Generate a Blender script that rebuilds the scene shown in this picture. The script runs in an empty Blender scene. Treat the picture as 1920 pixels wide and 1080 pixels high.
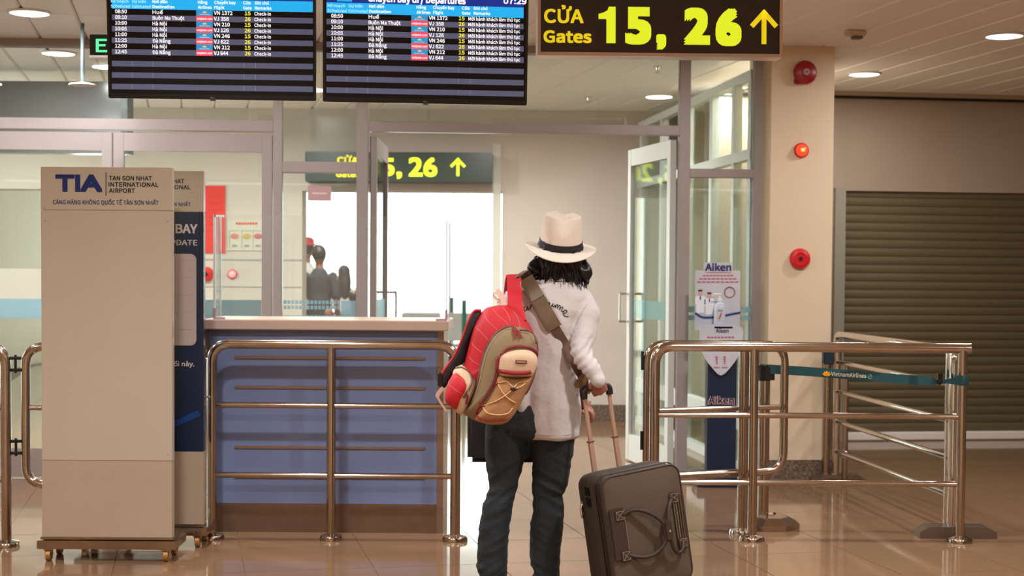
import bpy, bmesh, math, random
from mathutils import Vector, Matrix, noise
from mathutils.bvhtree import BVHTree
random.seed(7)
C = bpy.context.scene.collection
sc = bpy.context.scene
rad = math.radians

# ------------------------------------------------------------------ camera
F = 2800.0; PPY = 608.0; CAMH = 1.4
cam_d = bpy.data.cameras.new('camera'); cam = bpy.data.objects.new('camera', cam_d); C.objects.link(cam)
cam_d.sensor_width = 36.0; cam_d.lens = F/1920*36.0
cam_d.shift_y = (PPY-540)/1920.0
RM = Matrix.Rotation(rad(88.0), 4, 'X') @ Matrix.Rotation(0.007, 4, 'Z')
cam.matrix_world = Matrix.Translation((0, 0, CAMH)) @ RM
cam_d.clip_end = 200
cam_d.dof.use_dof = True; cam_d.dof.focus_distance = 6.9; cam_d.dof.aperture_fstop = 3.2
sc.camera = cam
# ------------------------------------------------------------------ world, exposure
w = bpy.data.worlds.new('world'); sc.world = w; w.use_nodes = True
bgn = w.node_tree.nodes['Background']; bgn.inputs[0].default_value = (0.93, 1.0, 0.98, 1); bgn.inputs[1].default_value = 7.0
sc.view_settings.view_transform = 'Standard'; sc.view_settings.look = 'None'
sc.view_settings.gamma = 1.0; sc.view_settings.use_curve_mapping = False
sc.view_settings.exposure = 0.1
sc.cycles.max_bounces = 8; sc.cycles.transparent_max_bounces = 16; sc.cycles.caustics_reflective = False
sc.cycles.sample_clamp_indirect = 6.0
LAMP_COL = (1.0, 0.985, 0.98)
CEIL = 2.92
def area_lamp(x, y, power, size=0.22, col=LAMP_COL, spread=150):
    d = bpy.data.lights.new('lamp_light', 'AREA'); d.shape = 'DISK'; d.size = size; d.energy = power; d.color = col; d.spread = rad(spread)
    o = bpy.data.objects.new('lamp_light', d); C.objects.link(o); o.location = (x, y, CEIL-0.035)
# (x, y, watts): downlights of the hall, the first five in view; most beyond the glass are added
LAMPS_SEEN = [(-2.87, 8.9, 45), (-3.2, 10.55, 40), (-3.87, 14.3, 40), (3.1, 9.5, 24), (2.65, 11.35, 20)]
LAMPS_REST = [(x, y, p) for y, row in ((7.75, (30, 40, 46, 30)), (5.3, (26, 44, 52, 34)), (2.4, (55, 70, 78, 55)), (-0.8, (60, 75, 80, 55)), (-4, (70, 70, 70, 60)))
              for x, p in zip((-4.0, -1.4, 1.5, 4.2), row)]
LAMPS_BEYOND = [(-4.6, 12.3, 65), (-1.9, 12.0, 75), (-0.2, 12.0, 62), (1.78, 12.2, 26), (1.9, 11.0, 12), (-2.0, 16, 80)]  # hidden lamps added to brighten beyond the glass; only the passage downlight is seen
for (x, y, p) in LAMPS_SEEN + LAMPS_REST: area_lamp(x, y, p, spread=180 if y > 7 else 150)
for (x, y, p) in LAMPS_BEYOND: area_lamp(x, y, p, col=(1.0, .985, .95), spread=170)

def ray(px, py):
    return (RM.to_3x3() @ Vector(((px-960)/F, (PPY-py)/F, -1.0)))
CAMP = Vector((0, 0, CAMH))
def W(px, py, Y):
    d = ray(px, py); return CAMP + d*(Y/d.y)
def onplane(px, py, o, n):
    d = ray(px, py); return CAMP + d*((o-CAMP).dot(n)/d.dot(n))

# ------------------------------------------------------------------ materials
def lin(c):
    return tuple(((v/255)/12.92 if v/255 <= 0.04045 else ((v/255+0.055)/1.055)**2.4) for v in c)+(1,)
MATS = {}
def mat(name, rgb, rough=0.6, metal=0.0, noise_amt=0.0, nscale=8, bump=0.0, bscale=60, spec=0.5, emit=0.0, coat=0.0, stretch=None, objvar=0.0, rgb2=None):
    if name in MATS: return MATS[name]
    m = bpy.data.materials.new(name); m.use_nodes = True; nt = m.node_tree; b = nt.nodes['Principled BSDF']
    col = lin(rgb)
    b.inputs['Base Color'].default_value = col; b.inputs['Roughness'].default_value = rough; b.inputs['Metallic'].default_value = metal
    b.inputs['Specular IOR Level'].default_value = spec
    if coat: b.inputs['Coat Weight'].default_value = coat; b.inputs['Coat Roughness'].default_value = 0.05
    if emit: b.inputs['Emission Color'].default_value = col; b.inputs['Emission Strength'].default_value = emit
    tc = nt.nodes.new('ShaderNodeTexCoord'); mp = nt.nodes.new('ShaderNodeMapping'); nt.links.new(tc.outputs['Object'], mp.inputs[0])
    if stretch: mp.inputs['Scale'].default_value = stretch
    if noise_amt or rgb2:
        n = nt.nodes.new('ShaderNodeTexNoise'); n.inputs['Scale'].default_value = nscale; n.inputs['Detail'].default_value = 5
        nt.links.new(mp.outputs[0], n.inputs[0])
        r = nt.nodes.new('ShaderNodeValToRGB'); nt.links.new(n.outputs[0], r.inputs[0])
        c2 = lin(rgb2) if rgb2 else tuple(v*(1-noise_amt) for v in col[:3])+(1,)
        r.color_ramp.elements[0].position = 0.35; r.color_ramp.elements[1].position = 0.65
        r.color_ramp.elements[0].color = c2; r.color_ramp.elements[1].color = col
        src = r.outputs[0]
        if objvar:
            oi = nt.nodes.new('ShaderNodeObjectInfo'); mr = nt.nodes.new('ShaderNodeMapRange')
            mr.inputs[3].default_value = 1-objvar; mr.inputs[4].default_value = 1+objvar
            nt.links.new(oi.outputs['Random'], mr.inputs[0])
            hv = nt.nodes.new('ShaderNodeHueSaturation'); nt.links.new(mr.outputs[0], hv.inputs['Value']); nt.links.new(src, hv.inputs['Color'])
            src = hv.outputs[0]
        nt.links.new(src, b.inputs['Base Color'])
    if bump:
        n2 = nt.nodes.new('ShaderNodeTexNoise'); n2.inputs['Scale'].default_value = bscale; n2.inputs['Detail'].default_value = 4
        nt.links.new(mp.outputs[0], n2.inputs[0])
        bp = nt.nodes.new('ShaderNodeBump'); bp.inputs['Strength'].default_value = bump; bp.inputs['Distance'].default_value = 0.01
        nt.links.new(n2.outputs[0], bp.inputs['Height']); nt.links.new(bp.outputs[0], b.inputs['Normal'])
    MATS[name] = m; return m
def glass_mat(name, tint, refl=1.0, veil=0.0):
    m = bpy.data.materials.new(name); m.use_nodes = True; nt = m.node_tree
    for n in list(nt.nodes): nt.nodes.remove(n)
    out = nt.nodes.new('ShaderNodeOutputMaterial'); mx = nt.nodes.new('ShaderNodeMixShader')
    tr = nt.nodes.new('ShaderNodeBsdfTransparent'); tr.inputs[0].default_value = tint+(1,)
    gl = nt.nodes.new('ShaderNodeBsdfGlossy'); gl.inputs['Roughness'].default_value = 0.01; gl.inputs[0].default_value = (.95, .95, .95, 1)
    fr = nt.nodes.new('ShaderNodeFresnel'); fr.inputs[0].default_value = 1.45
    mu = nt.nodes.new('ShaderNodeMath'); mu.operation = 'MULTIPLY'; mu.inputs[1].default_value = refl; nt.links.new(fr.outputs[0], mu.inputs[0])
    nt.links.new(mu.outputs[0], mx.inputs[0]); nt.links.new(tr.outputs[0], mx.inputs[1]); nt.links.new(gl.outputs[0], mx.inputs[2])
    last = mx.outputs[0]
    if veil:
        df = nt.nodes.new('ShaderNodeBsdfDiffuse'); df.inputs[0].default_value = (0.85, 0.85, 0.83, 1)
        m2 = nt.nodes.new('ShaderNodeMixShader'); m2.inputs[0].default_value = veil
        nt.links.new(last, m2.inputs[1]); nt.links.new(df.outputs[0], m2.inputs[2]); last = m2.outputs[0]
    nt.links.new(last, out.inputs[0]); MATS[name] = m; return m
def band_mat(name, rgb, a):
    m = bpy.data.materials.new(name); m.use_nodes = True; nt = m.node_tree; b = nt.nodes['Principled BSDF']
    b.inputs['Base Color'].default_value = lin(rgb); b.inputs['Alpha'].default_value = a; b.inputs['Roughness'].default_value = 0.5
    MATS[name] = m; return m

steel = mat('stainless_steel', (188, 174, 160), 0.15, 1.0, noise_amt=0.12, nscale=14, stretch=(1, 1, .4))
chrome = mat('chrome', (225, 222, 215), 0.08, 1.0)
alu = mat('anodised_aluminium', (162, 152, 149), 0.42, 0.15, noise_amt=0.05, nscale=3)
aluw = mat('white_frame', (222, 224, 222), 0.4, 0.15)
glass = glass_mat('glass', (0.93, 0.965, 0.95), 0.9); glass2 = glass_mat('glass_soft', (0.9, 0.95, 0.93), 0.35)
acryl = glass_mat('acrylic', (0.97, 0.98, 0.975), 0.5, 0.05)
edgeg = mat('acrylic_edge', (232, 240, 238), 0.15, 0.0, spec=0.9)
white = mat('white_paint', (226, 218, 206), 0.75, noise_amt=0.03)
beige = mat('beige_paint', (222, 202, 172), 0.7, noise_amt=0.04, nscale=2)
wallb = mat('back_wall_paint', (206, 196, 184), 0.75, noise_amt=0.03, nscale=2)
walll = mat('pale_wall_paint', (214, 212, 202), 0.7, noise_amt=0.03, nscale=2)
granite = mat('plinth_granite', (128, 112, 98), 0.25, rgb2=(84, 70, 58), nscale=60)
black = mat('black_plastic', (14, 14, 16), 0.3)
rubber = mat('rubber', (22, 22, 22), 0.8)
yellow = mat('sign_yellow', (214, 236, 40), 0.5, emit=0.75)
orange_y = mat('sign_gold', (236, 216, 24), 0.5, emit=0.6)

# ------------------------------------------------------------------ mesh helpers
def T(o=(0, 0, 0), rz=0): return Matrix.Translation(o) @ Matrix.Rotation(rz, 4, 'Z')
def box(bm, a, b, M=None, bevel=0):
    x0, y0, z0 = a; x1, y1, z1 = b
    vs = [bm.verts.new(Vector(p)) for p in ((x0,y0,z0),(x1,y0,z0),(x1,y1,z0),(x0,y1,z0),(x0,y0,z1),(x1,y0,z1),(x1,y1,z1),(x0,y1,z1))]
    fs = [bm.faces.new([vs[i] for i in f]) for f in ((0,3,2,1),(4,5,6,7),(0,1,5,4),(1,2,6,5),(2,3,7,6),(3,0,4,7))]
    if bevel:
        r = bmesh.ops.bevel(bm, geom=list({e for f in fs for e in f.edges}), offset=bevel, segments=2, affect='EDGES')
        vs = list({v for f in r['faces'] for v in f.verts} | {v for v in vs if v.is_valid})
    if M is not None:
        for v in vs:
            if v.is_valid: v.co = M @ v.co
    return vs
def ring_bridge(bm, r0, r1):
    n = len(r0)
    for i in range(n): bm.faces.new((r0[i], r0[(i+1) % n], r1[(i+1) % n], r1[i]))
def tube(bm, pts, r, seg=10, cap=True, closed=False):
    """round tube through pts; r a number or one per point, or (rx, ry) pairs"""
    pts = [Vector(p) for p in pts]; n = len(pts)
    rs = r if isinstance(r, (list, tuple)) else [r]*n
    rings = []; up = None
    for i, p in enumerate(pts):
        if closed: t = pts[(i+1) % n]-pts[i-1]
        else: t = pts[min(i+1, n-1)]-pts[max(i-1, 0)]
        t.normalize()
        if up is None:
            up = Vector((0, -1, 0)) if abs(t.y) < 0.9 else Vector((0, 0, 1))
        up = (up - t*up.dot(t)).normalized(); s = t.cross(up)
        rr = rs[i]; rx, ry = rr if isinstance(rr, (list, tuple)) else (rr, rr)
        rings.append([bm.verts.new(p + s*math.cos(a)*rx + up*math.sin(a)*ry) for a in (2*math.pi*k/seg for k in range(seg))])
    for a, b in zip(rings, rings[1:]): ring_bridge(bm, a, b)
    if closed: ring_bridge(bm, rings[-1], rings[0])
    elif cap: bm.faces.new(rings[0][::-1]); bm.faces.new(rings[-1])
    return rings
def loft(bm, secs, seg=28, power=2.0):
    """closed loft of horizontal super-ellipses: (cx, cy, z, rx, ry)"""
    rings = []
    for s in secs:
        cx, cy, z, rx, ry = s[:5]
        ring = []
        for k in range(seg):
            a = 2*math.pi*k/seg; c, si = math.cos(a), math.sin(a)
            ring.append(bm.verts.new((cx+rx*math.copysign(abs(c)**(2/power), c), cy+ry*math.copysign(abs(si)**(2/power), si), z)))
        rings.append(ring)
    for a, b in zip(rings, rings[1:]): ring_bridge(bm, a, b)
    bm.faces.new(rings[0][::-1]); bm.faces.new(rings[-1])
def lathe(bm, prof, M, seg=24):
    rings = [[bm.verts.new(M @ Vector((r*math.cos(2*math.pi*k/seg), r*math.sin(2*math.pi*k/seg), z))) for k in range(seg)] for r, z in prof]
    for a, b in zip(rings, rings[1:]): ring_bridge(bm, a, b)
    bm.faces.new(rings[0][::-1]); bm.faces.new(rings[-1])
def ellipsoid(bm, c, r, M=None, u=16, v=10):
    m = Matrix.Translation(c) @ (M or Matrix()) @ Matrix.Diagonal((*r, 1))
    bmesh.ops.create_uvsphere(bm, u_segments=u, v_segments=v, radius=1, matrix=m)
def smoothpts(pts, n=6):
    pts = [Vector(p) for p in pts]; out = []
    P_ = [pts[0]*2-pts[1]]+pts+[pts[-1]*2-pts[-2]]
    for i in range(1, len(P_)-2):
        p0, p1, p2, p3 = P_[i-1:i+3]
        for k in range(n):
            t = k/n
            out.append(0.5*((2*p1)+(p2-p0)*t+(2*p0-5*p1+4*p2-p3)*t*t+(3*p1-p0-3*p2+p3)*t**3))
    out.append(pts[-1]); return out
def closedsmooth(pts, n=4):
    m = len(pts); e = [Vector(p) for p in pts]; out = []
    for i in range(m):
        p0, p1, p2, p3 = e[i-1], e[i], e[(i+1) % m], e[(i+2) % m]
        for k in range(n):
            t = k/n
            out.append(0.5*((2*p1)+(p2-p0)*t+(2*p0-5*p1+4*p2-p3)*t*t+(3*p1-p0-3*p2+p3)*t**3))
    return out
def pillow(bm, outline, yf, yb, rings=7, flatness=2.6, smooth=4):
    """soft closed body from a silhouette in world X,Z; bulges to yf in front and yb behind"""
    o = closedsmooth([Vector((p.x, 0, p.z)) for p in outline], smooth)
    c = sum(o, Vector())/len(o); ym = (yf+yb)/2; h = (yb-yf)/2
    lev = []
    for side in (1, -1):
        seq = []
        for k in range(rings):
            a = (k/rings)*math.pi/2
            s = math.sin(a)**(2/flatness) if side == 1 else math.cos(a)**(2/flatness)
            d = math.cos(a)**(2/flatness) if side == 1 else math.sin(a)**(2/flatness)
            if side == 1 and k == 0: continue
            seq.append((s, side*d*h))
        lev += seq
    rr = [[bm.verts.new((c.x+(p.x-c.x)*s, ym-d, c.z+(p.z-c.z)*s)) for p in o] for s, d in lev]
    for a, b in zip(rr, rr[1:]): ring_bridge(bm, a, b)
    v0 = bm.verts.new((c.x, yf, c.z)); v1 = bm.verts.new((c.x, yb, c.z)); n = len(o)
    for i in range(n):
        bm.faces.new((v0, rr[0][(i+1) % n], rr[0][i])); bm.faces.new((v1, rr[-1][i], rr[-1][(i+1) % n]))
def ribbon(bm, pts, width, thick, side):
    """flat strap along pts; side: unit vector(s) giving the width direction"""
    pts = [Vector(p) for p in pts]; rings = []
    for i, p in enumerate(pts):
        t = (pts[min(i+1, len(pts)-1)]-pts[max(i-1, 0)]).normalized()
        s = Vector(side[i] if isinstance(side, list) else side); s = (s-t*s.dot(t)).normalized(); nn = t.cross(s)
        wd = width[i] if isinstance(width, list) else width
        rings.append([bm.verts.new(p+s*a*wd/2+nn*b*thick/2) for a, b in ((-1, -1), (1, -1), (1, 1), (-1, 1))])
    for a, b in zip(rings, rings[1:]): ring_bridge(bm, a, b)
    bm.faces.new(rings[0][::-1]); bm.faces.new(rings[-1])
def prism(bm, poly, o, xd, zd, depth):
    """extrude a 2-D polygon lying in the frame (o, xd, zd) backwards by depth"""
    n = zd.cross(xd) * 1.0  # points away from the front
    n.normalize()
    f = [bm.verts.new(o+xd*x+zd*z) for x, z in poly]; b = [bm.verts.new(o+xd*x+zd*z+n*depth) for x, z in poly]
    bm.faces.new(f); bm.faces.new(b[::-1]); ring_bridge(bm, b, f)
def NB(): return bmesh.new()
def obj(name, bm, m, parent=None, smooth=False, label=None, kind=None, local=False):
    bmesh.ops.recalc_face_normals(bm, faces=bm.faces[:])
    me = bpy.data.meshes.new(name); bm.to_mesh(me); bm.free()
    if smooth:
        me.polygons.foreach_set('use_smooth', [True]*len(me.polygons))
        if smooth == 'auto':
            try: me.set_sharp_from_angle(angle=rad(35))
            except Exception: pass
    me.materials.append(m)
    o = bpy.data.objects.new(name, me); C.objects.link(o)
    if parent is not None:
        o.parent = parent
        if not local: me.transform(WM[parent.name].inverted())
        WM[o.name] = WM[parent.name] if not local else WM[parent.name]
    else: WM[o.name] = Matrix()
    if label: o['label'] = label
    if kind: o['kind'] = kind
    return o
WM = {}
def thing(name, label=None, cat=None, loc=(0, 0, 0), rz=0, group=None, kind=None, M=None):
    o = bpy.data.objects.new(name, None); C.objects.link(o); o.empty_display_size = 0.1
    mm = M if M is not None else T(loc, rz)
    o.matrix_world = mm; WM[o.name] = mm.copy()
    tag(o, label, cat, group, kind); return o
def tag(o, label=None, cat=None, group=None, kind=None):
    if label: o['label'] = label
    if cat: o['category'] = cat
    if group: o['group'] = group
    if kind: o['kind'] = kind
    return o
def recenter(o):
    """move a top-level mesh's origin to its base centre"""
    vs = [v.co for v in o.data.vertices]
    c = Vector(((min(v.x for v in vs)+max(v.x for v in vs))/2, (min(v.y for v in vs)+max(v.y for v in vs))/2, min(v.z for v in vs)))
    o.data.transform(Matrix.Translation(-c)); o.location = c; WM[o.name] = Matrix.Translation(c); return o
def evaluated(o):
    bpy.context.view_layer.update()
    dg = bpy.context.evaluated_depsgraph_get(); return bpy.data.meshes.new_from_object(o.evaluated_get(dg))
def remesh_bm(bm, voxel, smooth_iter=4, post=None):
    """union everything in bm into one continuous surface; returns a bmesh"""
    bmesh.ops.recalc_face_normals(bm, faces=bm.faces[:])
    me = bpy.data.meshes.new('tmp'); bm.to_mesh(me); bm.free(); o = bpy.data.objects.new('tmp', me); C.objects.link(o)
    md = o.modifiers.new('r', 'REMESH'); md.mode = 'VOXEL'; md.voxel_size = voxel
    if smooth_iter:
        s = o.modifiers.new('s', 'SMOOTH'); s.iterations = smooth_iter; s.factor = 0.5
    m2 = evaluated(o); bpy.data.objects.remove(o); b2 = bmesh.new(); b2.from_mesh(m2); bpy.data.meshes.remove(m2)
    if post: b2.normal_update(); post(b2)
    return b2
def bvh_of(bms):
    return [BVHTree.FromBMesh(b) for b in bms]
def drape(px, py, trees, off=0.003, fallback=6.2):
    d = ray(px, py).normalized(); best = None
    for t in trees:
        h = t.ray_cast(CAMP, d)
        if h[0] is not None and (best is None or h[3] < best[1]): best = (h[0], h[3])
    if best is None: return W(px, py, fallback)
    return best[0]-d*off

# ------------------------------------------------------------------ lettering
TXT = {}
import os
FONT = None
try:                                                     # a typeface that ships with Blender, for the Vietnamese accents
    FONT = bpy.data.fonts.load(os.path.join(bpy.utils.system_resource('DATAFILES'), 'fonts', 'Noto Sans CJK Regular.woff2'))
except Exception: FONT = None
CAPH = {}
def text_raw(body, plain):
    c = bpy.data.curves.new('t', 'FONT'); c.body = body; c.size = 1; c.resolution_u = 4
    if FONT and not plain: c.font = FONT
    o = bpy.data.objects.new('t', c); C.objects.link(o); me = evaluated(o)
    vs = [v.co.copy() for v in me.vertices]; fs = [tuple(p.vertices) for p in me.polygons]
    bpy.data.objects.remove(o); bpy.data.meshes.remove(me); return vs, fs
def text_data(body, plain):
    if plain not in CAPH: CAPH[plain] = max(v.y for v in text_raw('H', plain)[0])
    k = (body, plain)
    if k not in TXT:
        vs, fs = text_raw(body, plain); q = 1/CAPH[plain]; TXT[k] = ([v*q for v in vs], fs)
    return TXT[k]
def put_text(bm, body, o, xd, zd, w=None, h=None, bold=0.0, anchor='l', off=0.0015, plain=False):
    """lettering in the frame (o, xd, zd): baseline starts at o; w and/or h (cap height) fit it; bold thickens the strokes"""
    if not body.strip(): return
    vs, fs = text_data(body, plain)
    x0 = min(v.x for v in vs); x1 = max(v.x for v in vs)
    sz = h if h else w/(x1-x0)
    bd = bold*sz
    sx = (w-2*bd)/(x1-x0) if w else sz
    n = xd.cross(zd).normalized(); dx = {'l': 0, 'c': -(x1-x0)/2, 'r': -(x1-x0)}[anchor]
    m_ = 0 if bold <= 0 else (4 if bold < .035 else 10)
    shifts = [(0, 0)]+([(1, 1), (-1, 1), (-1, -1), (1, -1)] if m_ == 4 else [(1, 1), (0, 1), (-1, 1), (-1, 0), (-1, -1), (0, -1), (1, -1), (1, 0)] if m_ else [])
    szz = sz*(1-2*bold) if bold else sz
    for i, (ax, az) in enumerate(shifts):
        q = o+xd*(bd+ax*bd)+zd*(bd*(1 if bold else 0)+az*bd)+n*(off+.00002*i)
        nv = [bm.verts.new(q+xd*((v.x-x0+dx)*sx)+zd*(v.y*szz)) for v in vs]
        for f in fs:
            try: bm.faces.new([nv[i2] for i2 in f])
            except ValueError: pass
def digit_one(bm, o, xd, zd, w, h, off):
    """a sturdy numeral 1 with a flag and no foot"""
    n = xd.cross(zd).normalized()*off
    for poly in ([(.46, 0), (1, 0), (1, 1), (.60, 1), (.46, .80)], [(0, .66), (.46, .66), (.46, .80), (.60, 1), (.52, .90), (.30, .84), (0, .80)]):
        bm.faces.new([bm.verts.new(o+xd*x*w+zd*z*h+n) for x, z in poly])
def ptext(bm, body, px, py, px2, hpx, o, n, xd, zd, bold=0.0, off=0.0015, plain=False):
    """lettering whose baseline starts at pixel (px,py), runs to px2, cap height hpx, on the plane (o, n)"""
    a = onplane(px, py, o, n); b = onplane(px2, py, o, n); hh = (onplane(px, py-hpx, o, n)-a).dot(zd)
    put_text(bm, body, a, xd, zd, w=(b-a).dot(xd), h=hh, bold=bold, off=off, plain=plain)
def prect(bm, px0, py0, px1, py1, o, n, xd, zd, off=0.001, slope=0.0):
    a = onplane(px0, py0, o, n); b = onplane(px1, py1+slope*(px1-px0), o, n)
    w_ = (b-a).dot(xd); h_ = (a-b).dot(zd); nf = xd.cross(zd).normalized()
    q = a-zd*h_+nf*off
    vs = [bm.verts.new(q), bm.verts.new(q+xd*w_), bm.verts.new(q+xd*w_+zd*h_), bm.verts.new(q+zd*h_)]
    bm.faces.new(vs)
def obj_flat(name, bm, m, parent, **k):
    me = bpy.data.meshes.new(name); bm.to_mesh(me); bm.free(); me.materials.append(m)
    o = bpy.data.objects.new(name, me); C.objects.link(o)
    o.parent = parent; me.transform(WM[parent.name].inverted()); WM[o.name] = WM[parent.name]
    if k.get('label'): o['label'] = k['label']
    o['kind'] = 'stuff'
    return o

# ================================================================== SETTING
GA = rad(12.3); GX = Vector((math.cos(GA), math.sin(GA), 0)); GY = Vector((-math.sin(GA), math.cos(GA), 0))
GO = Vector((-0.9, 8.18, 0))
X0, X1, Y0, Y1 = -7.0, 8.5, -6.5, 24.0
def in_view(p, m=60):
    d = RM.to_3x3().inverted() @ (p-CAMP)
    if d.z > -0.5: return False
    px = 960+F*d.x/-d.z; py = PPY-F*d.y/-d.z
    return -m < px < 1920+m and -m < py < 1080+m
slabm = mat('tile_joint', (112, 90, 72), 0.6)
tilem = mat('polished_granite_tile', (144, 112, 85), 0.07, noise_amt=0.0, rgb2=(118, 89, 66), nscale=140, objvar=0.035, spec=0.62)
bm = NB(); box(bm, (X0-.2, Y0-.2, -0.2), (X1+.2, Y1, -0.004)); flo = obj('floor', bm, slabm, kind='structure')
near, rest = [], []
S_ = 0.6
for i in range(-16, 24):
    for j in range(-28, 30):
        c = GO+GX*(i+.5)*S_+GY*(j+.5)*S_
        if not (X0+.45 < c.x < X1-.45 and Y0+.45 < c.y < Y1-.3): continue
        (near if (c.y < 13.6 and in_view(c, 90)) else rest).append(c)
near.sort(key=lambda c: c.y)
rest += near[300:]; near = near[:300]
bm = NB(); box(bm, (-S_/2+.0015, -S_/2+.0015, -0.012), (S_/2-.0015, S_/2-.0015, 0.0), bevel=0.0008)
t0 = obj('tile', bm, tilem, flo, local=True)
for k, c in enumerate(near):
    o = t0 if k == 0 else t0.copy()
    if k: C.objects.link(o)
    o.location = c; o.rotation_euler = (0, 0, GA)
bm = NB()
for c in rest: box(bm, (-S_/2+.0015, -S_/2+.0015, -0.012), (S_/2-.0015, S_/2-.0015, 0.0), T(c, GA))
obj('tile_field', bm, tilem, flo, kind='stuff')

# ceiling of long metal planks
cslab = mat('ceiling_void', (96, 88, 80), 0.8)
plankm = mat('ceiling_plank_paint', (246, 243, 238), 0.5, objvar=0.02, noise_amt=0.02, nscale=1)
bm = NB(); box(bm, (X0-.2, Y0-.2, CEIL+.02), (X1+.2, Y1, CEIL+.2)); cei = obj('ceiling', bm, cslab, kind='structure')
PW, PL = 0.30, 1.95
bm = NB()
def plank_bm(bm, M):
    h, l = PW/2-.002, PL/2-.003
    lo = [(-h, -l), (h, -l), (h, l), (-h, l)]
    c_ = 0.011
    a = [bm.verts.new(M @ Vector((x, y, .014))) for x, y in lo]
    b = [bm.verts.new(M @ Vector((x-math.copysign(c_, x), y-math.copysign(.002, y), 0))) for x, y in lo]
    t = [bm.verts.new(M @ Vector((x, y, .02))) for x, y in lo]
    bm.faces.new(b[::-1]); ring_bridge(bm, b, a); ring_bridge(bm, a, t); bm.faces.new(t)
plank_bm(bm, Matrix())
p0 = obj('plank', bm, plankm, cei, local=True); near, rest = [], []
for i in range(-34, 44):
    for j in range(-9, 11):
        c = Vector((0.9, 9.75, CEIL))+GX*(i+.5)*PW+GY*(j+(.5 if i % 1 == 0 else 0))*PL
        if not (X0 < c.x < X1 and Y0+.8 < c.y < Y1-.8): continue
        vis = c.y < 14.6 and any(in_view(c+GY*s*PL/2, 70) for s in (-1, 0, 1))
        (near if vis else rest).append(c)
near.sort(key=lambda c: c.y); rest += near[300:]; near = near[:300]
for k, c in enumerate(near):
    o = p0 if k == 0 else p0.copy()
    if k: C.objects.link(o)
    o.location = c; o.rotation_euler = (0, 0, GA)
bm = NB()
for c in rest: plank_bm(bm, T(c, GA))
obj('plank_field', bm, plankm, cei, kind='stuff')

# outer walls of the hall (outside the frame, they close the room)
bm = NB(); box(bm, (X0-.15, Y0, 0), (X0, 10.1, CEIL)); box(bm, (X0-.15, 14.0, 0), (X0, Y1, CEIL)); box(bm, (X0-.15, 10.1, 0), (X0, 14.0, .25)); box(bm, (X0-.15, 10.1, 2.85), (X0, 14.0, CEIL)); obj('wall_left', bm, beige, kind='structure')
wl_ = thing('added_window_4', loc=(X0, 12.0, .25), kind='structure')  # unseen window, added to let daylight brighten the ceiling beyond the glass
for k in range(4):
    bm = NB(); box(bm, (X0-.1, 10.1+k*1.28, .25), (X0-.04, 10.16+k*1.28, 2.85)); obj('mullion', bm, aluw, wl_)
bm = NB(); box(bm, (X0-.075, 10.1, .25), (X0-.069, 14.0, 2.85)); obj('pane', bm, glass, wl_)
bm = NB(); box(bm, (X0, Y0-.15, 0), (X1, Y0, CEIL)); obj('wall_rear', bm, beige, kind='structure')

# back wall beyond the glass, with its wide opening
YB = 14.07
bm = NB()
box(bm, (-.10, YB, 0), (1.62, YB+.3, CEIL)); box(bm, (-3.28, YB, 0), (-1.98, YB+.3, CEIL))
box(bm, (-1.98, YB, 2.15), (-.10, YB+.3, CEIL)); box(bm, (-5.4, YB, 2.15), (-3.28, YB+.3, CEIL))
box(bm, (X0, YB, 0), (-5.4, YB+.3, CEIL)); box(bm, (-5.4, YB, .95), (-3.28, YB+.3, 1.4))
wf = obj('wall_back', bm, wallb, kind='structure')
bm = NB(); box(bm, (-.112, YB-.02, 0), (-.19, YB+.3, 2.6)); obj('trim_1', bm, walll, kind='structure')
bm = NB(); box(bm, (-.09, YB-.02, 0), (1.25, YB, .155)); box(bm, (-3.28, YB-.02, 0), (-1.98, YB, .155)); obj('baseboard_back', bm, granite, kind='structure')
# wall of the side passage beyond the inner glazing
def wall_seg(bm, a, b, z0, z1, th=0.12):
    a = Vector(a); b = Vector(b); d = (b-a); L = d.length; ang = math.atan2(d.y, d.x)
    box(bm, (0, 0, z0), (L, th, z1), T((a.x, a.y, 0), ang))
bm = NB(); wall_seg(bm, (2.12, 10.56), (1.98, 14.07), 0, CEIL, -.12); obj('wall_passage', bm, beige, kind='structure')
bm = NB(); wall_seg(bm, (1.4, 14.07), (2.1, 14.07), 0, CEIL); obj('wall_passage_end', bm, beige, kind='structure')
# far hall walls
bm = NB(); box(bm, (X1, YB, 0), (X1+.15, Y1, CEIL)); box(bm, (1.5, YB+.3, 0), (1.62, Y1, CEIL)); obj('wall_far_side', bm, white, kind='structure')
# window wall at the far end
wn = thing('window_1', loc=(-2.7, Y1-.3, 0), kind='structure')
bm = NB()
for k in range(8): box(bm, (X0+k*1.21, Y1-.32, 0), (X0+k*1.21+.03, Y1-.24, CEIL)) 
obj('mullion', bm, aluw, wn)
for i, z in enumerate((0,)):
    bm = NB(); box(bm, (X0, Y1-.32, z), (1.5, Y1-.24, z+.06)); obj('transom', bm, aluw, wn)
for k in range(7):
    bm = NB(); box(bm, (X0+k*1.21+.06, Y1-.285, .06), (X0+(k+1)*1.21, Y1-.278, CEIL)); obj('pane', bm, glass, wn)
# bulkhead panel beyond the left doors
bm = NB(); box(bm, (-5.2, 11.4, 2.28), (-2.98, 11.55, 2.825)); obj('trim_2', bm, mat('dark_panel', (104, 104, 102), 0.15), kind='structure')
bm = NB(); box(bm, (-2.98, 11.38, 2.28), (-2.93, 11.56, 2.83)); obj('trim_3', bm, mat('dark_edge', (44, 60, 52), 0.4), kind='structure')

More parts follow.
